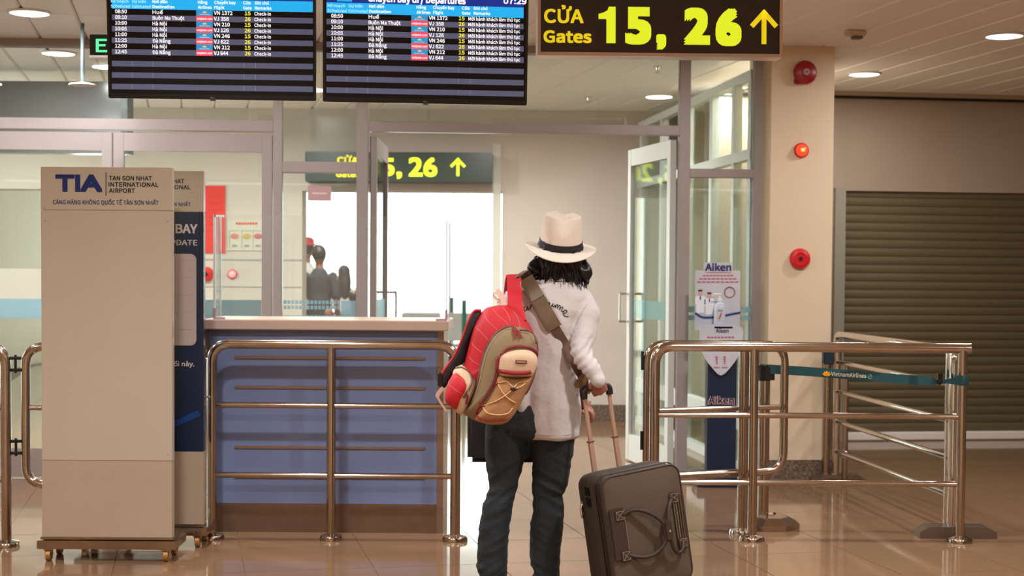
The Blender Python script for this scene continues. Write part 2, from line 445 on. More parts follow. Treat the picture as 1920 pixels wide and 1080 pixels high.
# ---------------------------------------------------------------- glazed partition
GWD = Vector((1, .055, 0)).normalized(); GWO = Vector((1.15, 10.2, 0)); GWA = math.atan2(.055, 1)
GWN = Vector((-GWD.y, GWD.x, 0))
def gw(px, py=500):
    p = onplane(px, py, GWO, GWN); return (p-GWO).dot(GWD), p.z
GWM = T(GWO, GWA)
def gmember(name, px0, px1, z0, z1, parent, m=alu, th=.08, off=0.0):
    bm = NB(); a, b = gw(px0)[0], gw(px1)[0]
    box(bm, (a, -th/2+off, z0), (b, th/2+off, z1), GWM, bevel=.003); return obj(name, bm, m, parent)
gwall = thing('window_2', M=GWM, kind='structure')
for a, b in ((-8, -16+4), (513, 530), (668, 690), (1270, 1290), (1409, 1427)):
    if a > 0: gmember('post', a, b, 0, CEIL, gwall)
gmember('post', -700, -680, 0, CEIL, gwall)
gmember('top_rail', -700, 1427, 2.87, CEIL, gwall, th=.10)
gmember('header', -680, 513, 2.325, 2.40, gwall); gmember('header', 690, 1270, 2.335, 2.40, gwall)
gmember('transom', 530, 668, 2.055, 2.13, gwall); gmember('transom', 1290, 1409, 2.052, 2.11, gwall)
gmember('bottom_rail', 530, 668, 0, .12, gwall); gmember('bottom_rail', 1290, 1409, 0, .06, gwall)
def gpane(px0, px1, z0, z1, parent, name='pane', m=None, off=0.0):
    bm = NB(); a, b = gw(px0)[0], gw(px1)[0]
    box(bm, (a, -.004+off, z0), (b, .004+off, z1), GWM); return obj(name, bm, m or glass, parent)
gpane(-680, 513, 2.40, 2.87, gwall); gpane(530, 668, 2.13, 2.87, gwall); gpane(530, 668, .12, 2.055, gwall)
gpane(690, 1270, 2.40, 2.87, gwall); gpane(1290, 1409, 2.11, 2.87, gwall); gpane(1290, 1409, .06, 2.052, gwall)
bandm = band_mat('frosted_blue_band', (150, 205, 222), 0.62)
bm = NB()
for r_, (z0, z1) in enumerate(((1.175, 1.20), (1.14, 1.165), (1.075, 1.10))):
    a, b = gw(532)[0], gw(640)[0]; n_ = 15
    for k in range(n_):
        x = a+(b-a)*k/n_; box(bm, (x, -.0065, z0), (x+(b-a)/n_*.75, -.0045, z1), GWM)
box(bm, (gw(640)[0], -.0065, 1.075), (gw(667)[0], -.0045, 1.20), GWM)
obj('dotted_band', bm, bandm, gwall)
for px0, px1 in ((1291, 1306), (1390, 1408)):
    for z0, z1 in ((1.135, 1.175), (1.08, 1.115)): gpane(px0, px1, z0, z1, gwall, 'frosted_band', bandm, -.006)
# white cover strip between partition and pillar
gmember('cover_strip', 1428, 1443, 0, CEIL, gwall, aluw, off=-.02)
# leaves
def leaf(name, M, w_, gm=None, handles=True, m=alu, top=2.31, sw=.07):
    t = thing(name, M=M, kind='structure')
    for x0 in (0, w_-sw):
        bm = NB(); box(bm, (x0, -.022, .01), (x0+sw, .022, top), M, bevel=.003); obj('stile', bm, m, t)
    bm = NB(); box(bm, (sw, -.02, top-.12), (w_-sw, .02, top), M); obj('top_rail', bm, m, t)
    bm = NB(); box(bm, (sw, -.02, .01), (w_-sw, .02, .2), M); obj('bottom_rail', bm, m, t)
    bm = NB(); box(bm, (sw, -.004, .2), (w_-sw, .004, top-.12), M); obj('pane', bm, gm or glass, t)
    bm = NB(); box(bm, (sw+.005, -.0075, 1.07), (w_-sw-.005, -.005, 1.2), M); obj('frosted_band', bm, bandm, t)
    if handles:
        for s in (-1, 1):
            bm = NB(); x = w_-.035
            tube(bm, smoothpts([M @ Vector(p) for p in ((x, s*.02, 1.245), (x, s*.075, 1.245), (x, s*.085, 1.235), (x, s*.085, 1.05), (x, s*.075, 1.04), (x, s*.02, 1.04))], 3), .009, 8)
            obj('handle', bm, chrome, t, smooth=True)
    return t
aL, bL = gw(-190)[0], gw(212)[0]
leaf('door_1', T(GWO+GWD*aL, GWA), bL-aL)
a2, b2 = gw(214)[0], gw(511)[0]
leaf('door_2', T(GWO+GWD*b2, GWA) @ Matrix.Rotation(math.pi, 4, 'Z'), b2-a2)
hr = GWO+GWD*gw(1262)[0]+GWN*.03; orr = Vector((.876, 11.15, 0)); d = orr-hr
leaf('door_3', T(hr, math.atan2(d.y, d.x)), d.length, gm=glass2, m=mat('door_leaf_paint', (214, 216, 212), .4, .2))
hl = GWO+GWD*gw(699)[0]+GWN*.03; ol = hl+Vector((.0, .95, 0)); d = ol-hl
leaf('door_4', T(hl, math.atan2(d.y, d.x)), d.length, sw=.06)

# inner glazing of the side passage
IA = Vector((1.66, 10.3, 0)); IB = Vector((1.2, 14.0, 0)); ID = (IB-IA).normalized(); IM = T(IA, math.atan2(ID.y, ID.x)); IL = (IB-IA).length
iw = thing('window_3', M=IM, kind='structure')
for s in (0.0, .42, 1.05, 1.85, 2.75, 3.6):
    bm = NB(); box(bm, (s, -.03, 0), (s+.08, .03, 2.74), IM, bevel=.003); obj('post', bm, aluw, iw)
for z0, z1 in ((2.74, 2.80), (2.19, 2.26), (.3, .42), (0, .06)):
    bm = NB(); box(bm, (0, -.035, z0), (IL, .035, z1), IM); obj('transom', bm, aluw, iw)
bm = NB(); box(bm, (0, -.004, .06), (IL, .004, 2.74), IM); obj('pane', bm, glass2, iw)

# ---------------------------------------------------------------- pillar and shutter wall
PM = T((1.715, 10.0, 0), rad(6))
bm = NB(); box(bm, (0, 0, 0), (.435, .55, CEIL), PM, bevel=.004); pil = tag(obj('trim_4', bm, beige), kind='structure')
bm = NB(); box(bm, (-.012, -.014, 0), (.449, .56, .15), PM); obj('baseboard_pillar', bm, granite, kind='structure')
SM_A = math.atan(.14); SO = Vector((3.55, 12.6, 0)); SM = T(SO, SM_A); SD = Vector((math.cos(SM_A), math.sin(SM_A), 0)); SN = Vector((-SD.y, SD.x, 0))
def sx(px): return (onplane(px, 500, SO, SN)-SO).dot(SD)
s0, s1 = sx(1582), sx(1582)+4.6
greyw = mat('grey_brown_wall', (170, 152, 134), 0.7, noise_amt=0.06, nscale=1.5)
bm = NB(); box(bm, (s0-1.1, .02, 2.10), (s0+1.62, .2, CEIL), SM); box(bm, (s0+1.625, .02, 2.10), (s1+.6, .2, CEIL), SM); box(bm, (s0-1.1, .02, 0), (s0-.09, .2, 2.1), SM); box(bm, (s1, .02, 0), (s1+.6, .2, 2.1), SM)
obj('wall_right', bm, greyw, kind='structure')
bm = NB(); box(bm, (s0-1.1, -.02, 2.865), (s1+.4, .02, 2.885), SM); obj('shadow_gap_trim', bm, black, kind='structure')  # black strip stands in for the shade of the gap under the cornice
bm = NB(); box(bm, (s0-1.1, -.05, 2.885), (s1+.4, .02, CEIL), SM); obj('trim_6', bm, greyw, kind='structure')
bm = NB(); box(bm, (s0-.09, -.03, 0), (s0, .1, 2.12), SM); obj('trim_7', bm, mat('guide_rail_grey', (150, 146, 130), .5), kind='structure')
sh = thing('door_5', M=SM, kind='structure')
slatm = mat('shutter_slat_paint', (108, 98, 70), 0.5, 0.2, noise_amt=0.05, nscale=3)
bm = NB(); prof = [(0, 0), (-.003, .006), (-.007, .02), (-.008, .034), (-.007, .05), (-.003, .062), (0, .068), (.006, .068), (.006, 0)]
for (y, z), (y2, z2) in zip(prof, prof[1:]+prof[:1]):
    v = [bm.verts.new(p) for p in ((0, y, z), (s1-s0, y, z), (s1-s0, y2, z2), (0, y2, z2))]; bm.faces.new(v)
bmesh.ops.remove_doubles(bm, verts=bm.verts[:], dist=1e-5)
sl0 = obj('slat', bm, slatm, sh, local=True, smooth='auto')
for k in range(29):
    o = sl0 if k == 0 else sl0.copy()
    if k: C.objects.link(o)
    o.location = (s0, .06, .075+k*.0705)
bm = NB(); box(bm, (s0, .0, 0.004), (s1, .09, .072), SM, bevel=.008); obj('bottom_bar', bm, mat('bottom_bar_white', (244, 238, 230), .45), sh)
# right end and space behind the wall are closed
bm = NB(); box(bm, (X1, Y0, 0), (X1+.15, YB, CEIL)); obj('wall_side_right', bm, greyw, kind='structure')
bm = NB(); box(bm, (s0-1.1, .3, 0), (s1+.6, .4, CEIL), SM); obj('wall_behind_shutter', bm, greyw, kind='structure')

# ---------------------------------------------------------------- downlights
lampm = mat('lamp_diffuser', (255, 250, 244), .5, emit=2.6)
names = {0: 'large round ceiling downlight at the top left corner above the flight screens', 1: 'round ceiling downlight beyond the glass near the green exit sign',
         2: 'small far ceiling downlight behind the dark panel over the left doors', 3: 'bright round downlight in the far right part of the plank ceiling', 4: 'round downlight beside the beige pillar above the shutter wall'}
def downlight(x, y, label, group):
    t = thing('downlight', label, 'ceiling light', (x, y, CEIL), group=group); M = T((x, y, 0))
    bm = NB(); lathe(bm, [(.128, CEIL), (.128, CEIL-.006), (.115, CEIL-.012), (.112, CEIL-.004), (.112, CEIL)], M, 32); obj('trim_ring', bm, aluw, t, smooth='auto')
    bm = NB(); lathe(bm, [(.111, CEIL-.004), (.108, CEIL-.012), (.09, CEIL-.016), (.001, CEIL-.018)], M, 32); obj('diffuser', bm, lampm, t, smooth=True)
downlight(1.78, 12.2, 'small round downlight of the side passage, seen through the pane above the sanitiser stand', 'round downlights in the plank ceiling')
for k, (x, y, p) in enumerate(LAMPS_SEEN): downlight(x, y, names[k], 'round downlights in the plank ceiling')

# ================================================================== HANGING SIGNS AND SCREENS
def frame(o, yaw, tilt=0.0, roll=0.0):
    """right and up vectors of an upright panel: yaw about Z, top leaning towards the viewer by tilt, turned in its own plane by roll"""
    R = Matrix.Rotation(yaw, 3, 'Z') @ Matrix.Rotation(tilt, 3, 'X') @ Matrix.Rotation(roll, 3, 'Y')
    return R @ Vector((1, 0, 0)), R @ Vector((0, 0, 1))
def fmat(o, xd, zd):
    yd = zd.cross(xd); m = Matrix((xd, yd, zd)).transposed().to_4x4(); m.translation = o; return m
def E(name, rgb, e=1.0): return mat(name, rgb, 0.4, emit=e, spec=.3)
scr_black = E('screen_black', (4, 4, 6), .5); scr_row = E('screen_row_grey', (76, 80, 104), .9); scr_cyan = E('screen_header_cyan', (30, 165, 232), .9)
scr_blue = E('screen_title_blue', (22, 44, 134), .9); scr_white = E('screen_text_white', (232, 236, 244), .95); scr_yel = E('screen_text_yellow', (232, 224, 60), .9)
scr_red = E('screen_logo_red', (232, 70, 90), .95); scr_lb = E('screen_logo_blue', (40, 140, 190), .9); scr_or = E('screen_logo_gold', (230, 190, 120), .9); scr_pale = E('screen_text_pale', (150, 215, 245), .9)
def screen(p_bl, p_br, Yd, yaw, tilt, label, second):
    o = W(*p_bl, Yd); xd, zd = frame(o, yaw, tilt)
    br = onplane(*p_br, o, zd.cross(xd)); xd2 = (br-o).normalized(); zd = (zd-xd2*zd.dot(xd2)).normalized(); xd = xd2
    n = zd.cross(xd); w_ = (br-o).length; h_ = w_*.572; M = fmat(o, xd, zd)
    t = thing('flight_information_screen', label, 'screen', M=M)
    bm = NB(); box(bm, (0, 0, 0), (w_, .03, h_), M, bevel=.004); obj('casing', bm, black, t, smooth='auto')
    bm = NB(); box(bm, (.12, .03, .1), (w_-.12, .065, h_-.1), M, bevel=.01); obj('rear_cover', bm, black, t)
    bm = NB(); box(bm, (w_/2-.012, -.003, -.006), (w_/2+.012, .012, .004), M); obj('badge', bm, mat('badge_grey', (60, 60, 62), .4), t)
    bm = NB(); put_text(bm, 'LG', M @ Vector((w_/2-.002, -.001, .006)), xd, zd, h=.006, bold=.02); 
    ellipsoid(bm, M @ Vector((w_/2-.007, -.001, .009)), (.0035, .001, .0035), u=10, v=6)
    obj_flat('badge_lettering', bm, mat('badge_text', (150, 150, 150), .4), t)
    bm = NB(); q = .011; a = M @ Vector((q, -.0008, .022)); 
    vs = [bm.verts.new(M @ Vector(p)) for p in ((q, -.0008, .022), (w_-q, -.0008, .022), (w_-q, -.0008, h_-q), (q, -.0008, h_-q))]; bm.faces.new(vs)
    obj_flat('display', bm, scr_black, t)
    # bracket up to the ceiling
    bm = NB(); top = M @ Vector((w_/2, .05, h_*.6)); tube(bm, [top, Vector((top.x, top.y+.12, top.z+.05)), Vector((top.x, top.y+.12, CEIL))], .018, 10)
    obj('ceiling_bracket', bm, black, t, smooth=True)
    sl = (p_br[1]-p_bl[1])/(p_br[0]-p_bl[0])
    def R(bmx, x0, y0, x1, y1, off=.0012):   # rectangle given by its left edge
        a = onplane(x0, y0, o, n); b = onplane(x0, y1, o, n); hh = (a-b).dot(zd); ww = (onplane(x1, y0, o, n)-a).dot(xd)
        f = -n*off; vs = [bmx.verts.new(p+f) for p in (b, b+xd*ww, b+xd*ww+zd*hh, b+zd*hh)]; bmx.faces.new(vs)
    def TX(bmx, s, x0, yc, x1, h=7.0, bold=.03):
        y = yc+h/2
        a = onplane(x0, y, o, n); ww = (onplane(x1, y, o, n)-a).dot(xd); hh = (a-onplane(x0, y+h, o, n)).dot(zd)
        put_text(bmx, s, a, xd, zd, w=ww, h=hh, bold=bold, off=.002)
    xl, xr = p_bl[0]+7, p_br[0]-6
    yrow = lambda k, x: (rows_y0+rows_dy*k)+sl*(x-xl)
    rows_y0, rows_dy = (21.6, 10.75) if not second else (29.7, 10.65)
    b_row, b_cy = NB(), NB()
    for k in (1, 3, 5, 7, 9, 11, 13):
        y = yrow(k, xl)+(0 if k < 8 else .6); R(b_row, xl, y-5.2, xr, y+5.2)
    obj_flat('grey_rows', b_row, scr_row, t)
    y = yrow(-1, xl); R(b_cy, xl, y-15, xr, y+5.2); obj_flat('header_bar', b_cy, scr_cyan, t)
    bm = NB(); R(bm, xl, y-15-24, xr, y-15.3); obj_flat('title_bar', bm, scr_blue, t)
    if second:
        bm = NB(); R(bm, xl+20, y-38, xl+48, y-16.5, .002); obj_flat('title_icon', bm, scr_cyan, t)
    bw, by, bl, br_, bg, bp = NB(), NB(), NB(), NB(), NB(), NB()
    X = dict(t=(216, 238), d=286, l=(368, 399), f=401, g=(459, 470), r=477) if not second else dict(t=(621, 643), d=691, l=(771, 802), f=804, g=(860, 871), r=878)
    if second:
        TX(bw, 'Chuyến bay đi / Departures', 690, yrow(-1, 690)-24, 873, 13, .05); TX(bw, '07:29', 944, yrow(-1, 944)-24, 987, 11, .04)
    else: TX(bw, 'Chuyến bay đi / Departures', 288, yrow(-1, 288)-24, 471, 13, .05)
    for s1_, s2_, x0, x1, x2 in (('Kế hoạch', 'Scheduled', 0, 33, 36), ('Dự kiến', 'Estimated', 40, 66, 75), ('Nơi đến', 'Destination', 78, 106, 119),
                              ('Hãng', 'Airlines', 163, 181, 189), ('Chuyến bay', 'Flight', 194, 234, 213), ('Cửa', 'Gate', 248, 262, 264), ('Ghi chú', 'Remarks', 270, 296, 301)):
        q = 208 if not second else 614
        if second and x0 > 150: q += 4
        TX(bw if x0 > 70 else bp, s1_, q+x0, yrow(-1, q)-9+sl*x0, q+x1, 5.6, .03); TX(bw if x0 > 70 else bp, s2_, q+x0, yrow(-1, q)+.5+sl*x0, q+x2, 5.6, .03)
    data = [('08:50', 'Huế', 20, 'VN 1372', 35), ('09:10', 'Buôn Ma Thuột', 60, 'VJ 358', 28), ('10:00', 'Hà Nội', 27, 'VN 210', 30), ('10:05', 'Hà Nội', 27, 'VJ 126', 28),
            ('11:00', 'Hà Nội', 27, 'VN 246', 30), ('11:25', 'Đà Nẵng', 34, 'VJ 622', 28), ('12:00', 'Hà Nội', 27, 'VN 212', 30), ('12:45', 'Đà Nẵng', 34, 'VJ 644', 27)]
    for k, (tm, de, dw, fl, fw) in enumerate(data):
        y = lambda x: yrow(k, x)
        TX(bw, tm, X['t'][0], y(X['t'][0])-.5, X['t'][1]); TX(bw, de, X['d'], y(X['d']), X['d']+dw); TX(bw, fl, X['f'], y(X['f']), X['f']+fw)
        TX(by, '15' if k % 2 == 0 else '26', X['g'][0], y(X['g'][0]), X['g'][1])
        if second: TX(bw, 'Mời hành khách làm thủ tục', X['r'], y(X['r'])+.4, X['r']+97, 6.4, .03)
        else: TX(bw, 'Check-in', X['r'], y(X['r'])+.4, X['r']+31, 6.4, .03)
        lx0, lx1 = X['l']; yy = y(lx0)
        R(bl if k % 2 == 0 else br_, lx0, yy-5.3, lx1, yy+5.3, .0018)
        if k % 2 == 0:
            TX(bw, 'Vietnam Airlines', lx0+6, yy+3, lx1-6, 1.8, .0)
            for q in (-3, -1.5, 0, 1.5, 3): R(bg, lx0+15+q, yy-3+abs(q)*.5, lx0+16.2+q, yy+.6, .0024)
        else: TX(bw, 'vietjetair.com', lx0+1, yy+.3, lx1-1, 4, .03)
    obj_flat('white_lettering', bw, scr_white, t); obj_flat('gate_numbers', by, scr_yel, t); obj_flat('blue_logos', bl, scr_lb, t)
    obj_flat('red_logos', br_, scr_red, t); obj_flat('flower_emblems', bg, scr_or, t); obj_flat('pale_lettering', bp, scr_pale, t)
    # thin column rules in the empty rows
    bm = NB()
    for k in (9, 11, 13):
        for x in (xl+38, xl+77, xl+247, xl+269): y = yrow(k, x)+.6; R(bm, x, y-5, x+.7, y+5, .002)
    obj_flat('column_rules', bm, E('screen_rule', (120, 124, 146), .8), t)
    return t
screen((203, 184), (593, 189.5), 7.0, rad(4.2), rad(5), 'left hanging flight departure screen showing Check-in remarks on black and grey rows', False)
screen((605, 190.5), (988, 198), 6.95, rad(7), rad(5), 'right hanging flight departure screen showing the time 07:29 beside the yellow gate sign', True)

# gate sign, near
def arrow(bm, o, xd, zd, w_, h_, t_, off):
    f = xd.cross(zd)*off
    def q(a, b, th):
        d = Vector((b[0]-a[0], b[1]-a[1])).normalized(); nx, ny = -d.y*th/2, d.x*th/2
        vs = [bm.verts.new(o+xd*x+zd*z+f) for x, z in ((a[0]+nx, a[1]+ny), (a[0]-nx, a[1]-ny), (b[0]-nx, b[1]-ny), (b[0]+nx, b[1]+ny))]; bm.faces.new(vs)
    q((0, 0), (0, h_*.93), t_); q((-w_/2+t_*.35, h_*.5), (t_*.3, h_-t_*.4), t_); q((w_/2-t_*.35, h_*.5), (-t_*.3, h_-t_*.4), t_)
o = W(1008, 104, 7.2); br = W(1466, 108.5, 7.28); xd = (br-o).normalized(); zd = Vector((0, 0, 1)); zd = (zd-xd*zd.dot(xd)).normalized(); n = zd.cross(xd)
M = fmat(o, xd, zd); wS = (br-o).length; hS = .295
t = thing('gate_sign', 'large near black hanging sign with big yellow gate numbers 15, 26 and up arrow', 'sign', M=M)
bm = NB(); box(bm, (.012, -.002, .012), (wS-.012, .1, hS-.012), M); obj('panel', bm, mat('sign_panel_black', (30, 22, 20), .22, coat=.4), t)
bm = NB()
for a, b in (((0, -.012, 0), (wS, .11, .016)), ((0, -.012, hS-.016), (wS, .11, hS)), ((0, -.012, .016), (.014, .11, hS-.016)), ((wS-.014, -.012, .016), (wS, .11, hS-.016))): box(bm, a, b, M)
obj('frame', bm, mat('sign_frame', (206, 186, 176), .3, .5), t)
bm = NB(); a = onplane(1122.5, 60, o, n); box(bm, ((a-o).dot(xd)-.0007, -.0026, .016), ((a-o).dot(xd)+.0007, -.0015, hS-.016), M); obj('panel_seam', bm, black, t)
bm = NB()
a = onplane(1122, 81, o, n); sc1 = (onplane(1122, 12.5, o, n)-a).dot(zd); px1_ = (onplane(1154, 81, o, n)-a).dot(xd); digit_one(bm, a, xd, zd, px1_, sc1, .004)
ptext(bm, '5', 1172, 83, 1221, 70, o, n, xd, zd, .07, .004, True); ptext(bm, ',', 1230, 83, 1249, 70, o, n, xd, zd, .055, .004, True)
ptext(bm, '2', 1282, 84, 1331, 69, o, n, xd, zd, .07, .004, True); ptext(bm, '6', 1341, 86, 1390, 70, o, n, xd, zd, .07, .004, True)
obj_flat('gate_numbers', bm, yellow, t)
bm = NB(); ptext(bm, 'CỬA', 1020, 43, 1094, 26, o, n, xd, zd, .04, .004); ptext(bm, 'Gates', 1019, 80, 1109, 23, o, n, xd, zd, .05, .004)
obj_flat('small_lettering', bm, orange_y, t)
bm = NB(); a = onplane(1432, 83, o, n); sc_ = (onplane(1432, 17, o, n)-a).dot(zd); arrow(bm, a, xd, zd, .138, sc_, .024, .004); obj_flat('arrow', bm, orange_y, t)
for k in (.2, .8):
    bm = NB(); p = M @ Vector((wS*k, .05, hS)); tube(bm, [p, Vector((p.x, p.y, CEIL))], .008, 8); obj('hanger_rod', bm, steel, t, smooth=True)

# gate sign, far
o = W(572, 340, 13.8); br = W(923, 342, 13.8); xd = (br-o).normalized(); zd = Vector((0, 0, 1)); n = zd.cross(xd).normalized(); M = fmat(o, xd, zd); wS = (br-o).length; hS = .275
t = thing('gate_sign', 'far dark green sign with yellow 15, 26 and arrow above the bright opening', 'sign', M=M)
bm = NB(); box(bm, (0, 0, 0), (wS, .25, hS), M, bevel=.004); obj('panel', bm, mat('sign_panel_green', (52, 64, 54), .3), t)
bm = NB(); a = onplane(694, 329, o, n); digit_one(bm, a, xd, zd, .09, (onplane(694, 295, o, n)-a).dot(zd), .004)
ptext(bm, '5,', 714, 330, 754, 34, o, n, xd, zd, .045, .004, True); ptext(bm, '26', 766, 331, 820, 36, o, n, xd, zd, .045, .004, True)
obj_flat('gate_numbers', bm, yellow, t)
bm = NB(); ptext(bm, 'CỬA', 632, 307, 672, 13, o, n, xd, zd, .06, .004); ptext(bm, 'Gates', 630, 332, 674, 12, o, n, xd, zd, .06, .004); obj_flat('small_lettering', bm, orange_y, t)
bm = NB(); a = onplane(858.5, 330, o, n); arrow(bm, a, xd, zd, .15, .17, .028, .004); obj_flat('arrow', bm, yellow, t)

# exit sign behind the left screen
o = W(168, 104, 8.2); xd, zd = Vector((1, 0, 0)), Vector((0, 0, 1)); n = Vector((0, 1, 0)); M = fmat(o, xd, zd)
t = thing('exit_sign', 'green illuminated exit sign showing the letter E beside the left flight screen', 'sign', M=M)
bm = NB(); box(bm, (0, 0, 0), (.42, .06, .115), M, bevel=.003); obj('housing', bm, mat('exit_black', (16, 24, 22), .3), t)
bm = NB(); ptext(bm, 'EXIT', 180, 98, 268, 25, o, n, xd, zd, .03, .003); obj_flat('lettering', bm, E('exit_green', (80, 220, 140), 1.0), t)
bm = NB(); box(bm, (0, -.01, -.012), (.42, .07, 0), M); obj('bottom_rim', bm, aluw, t)
bm = NB(); tube(bm, [M @ Vector((.2, .03, .115)), M @ Vector((.2, .03, CEIL-o.z))], .008, 8); obj('hanger_rod', bm, steel, t)

# ceiling devices
def sprinkler(px, py, label):
    d = ray(px, py); s = (CEIL-.03-CAMH)/d.z; p = CAMP+d*s
    t = thing('sprinkler', label, 'sprinkler', (p.x, p.y, CEIL), group='ceiling sprinklers'); M = T((p.x, p.y, CEIL))
    bm = NB(); lathe(bm, [(.032, 0), (.032, -.006), (.014, -.01), (.01, -.03), (.004, -.035)], M, 16); obj('body', bm, chrome, t, smooth='auto')
    bm = NB(); lathe(bm, [(.02, -.045), (.022, -.048), (.001, -.049)], M, 12); tube(bm, [M @ Vector((-.01, 0, -.03)), M @ Vector((-.012, 0, -.046))], .003, 6); tube(bm, [M @ Vector((.01, 0, -.03)), M @ Vector((.012, 0, -.046))], .003, 6); obj('deflector', bm, chrome, t)
sprinkler(1233, 132, 'small ceiling sprinkler just under the near gate sign, beyond the glass')
sprinkler(1103, 188, 'small ceiling sprinkler farther back, above the beige wall beyond the open doors')
sprinkler(748, 220, 'small sprinkler on the ceiling below the right flight screen')
sprinkler(441, 213, 'small sprinkler on the ceiling below the left flight screen')
d = ray(1604, 66); p = CAMP+d*((CEIL-.03-CAMH)/d.z)
t = thing('smoke_detector', 'small cream box detector on the ceiling above the beige pillar', 'detector', (p.x, p.y, CEIL)); M = T((p.x, p.y, CEIL), .3)
bm = NB(); box(bm, (-.06, -.04, -.035), (.06, .04, 0), M, bevel=.008); obj('base', bm, mat('detector_cream', (206, 188, 164), .5), t, smooth='auto')
bm = NB(); box(bm, (-.02, -.03, -.055), (.04, .03, -.033), M, bevel=.006); obj('sensor', bm, mat('sensor_brown', (120, 100, 84), .5), t)
p = W(155, 160, 9.3)
t = thing('pendant_speaker', 'pale disc fixture hanging on a short rod at the upper left, before the dark panel', 'fixture', (p.x, p.y, CEIL)); M = T((p.x, p.y, 0))
bm = NB(); tube(bm, [(p.x, p.y, CEIL), (p.x, p.y, p.z+.01)], .012, 10); obj('rod', bm, mat('rod_grey', (140, 160, 170), .3, .6), t, smooth=True)
bm = NB(); lathe(bm, [(.02, p.z+.02), (.08, p.z+.008), (.085, p.z), (.001, p.z-.004)], M, 24); obj('disc', bm, white, t, smooth='auto')

# fire devices on the pillar
red = mat('alarm_red', (150, 16, 28), .35); bred = mat('bright_red', (206, 28, 34), .35)
PD = Vector((math.cos(rad(6)), math.sin(rad(6)), 0)); PN = Vector((-PD.y, PD.x, 0)); PO = Vector((1.715, 10.0, 0))
def on_pillar(px, py): 
    p = onplane(px, py, PO, PN); return Matrix.Translation(p) @ Matrix.Rotation(rad(6), 4, 'Z') @ Matrix.Rotation(rad(90), 4, 'X')
M = on_pillar(1507, 137)
t = thing('fire_bell', 'dark red round fire alarm bell high on the beige pillar', 'fire bell', M=M)
bm = NB(); lathe(bm, [(.05, 0), (.05, .02), (.078, .022), (.08, .03), (.076, .045), (.055, .058), (.02, .064), (.001, .065)], M, 36); obj('gong', bm, red, t, smooth='auto')
bm = NB(); lathe(bm, [(.022, .062), (.022, .067), (.001, .0675)], M, 20); obj('centre_label', bm, mat('label_grey', (170, 150, 150), .5), t)
bm = NB(); lathe(bm, [(.006, .067), (.006, .072), (.001, .073)], M, 10); obj('bolt', bm, red, t)
bm = NB(); box(bm, (-.068, -.075, 0), (-.03, -.04, .03), M, bevel=.004); obj('striker_housing', bm, red, t)
M = on_pillar(1502, 282)
t = thing('strobe_light', 'lit round red strobe lamp below the fire bell on the beige pillar', 'alarm light', M=M)
bm = NB(); lathe(bm, [(.05, 0), (.05, .012), (.046, .016), (.04, .016), (.04, 0)], M, 28); obj('base_ring', bm, bred, t, smooth='auto')
bm = NB(); lathe(bm, [(.04, .01), (.038, .025), (.028, .037), (.012, .043), (.001, .044)], M, 28); obj('lens', bm, mat('strobe_lens', (250, 66, 40), .2, emit=1.1), t, smooth=True)
bm = NB(); ellipsoid(bm, M @ Vector((0, 0, .036)), (.017, .013, .015)); obj('bulb', bm, mat('strobe_bulb', (255, 160, 60), .3, emit=1.6), t, smooth=True)
M = on_pillar(1499, 485)
t = thing('fire_call_point', 'round bright red fire call point with dark centre at mid height on the pillar', 'call point', M=M)
bm = NB(); lathe(bm, [(.069, 0), (.069, .02), (.064, .028), (.04, .034), (.036, .03), (.02, .03), (.001, .03)], M, 32); obj('housing', bm, bred, t, smooth='auto')
bm = NB(); lathe(bm, [(.013, .029), (.013, .036), (.001, .037)], M, 14); obj('button', bm, mat('button_dark', (50, 10, 14), .4), t)

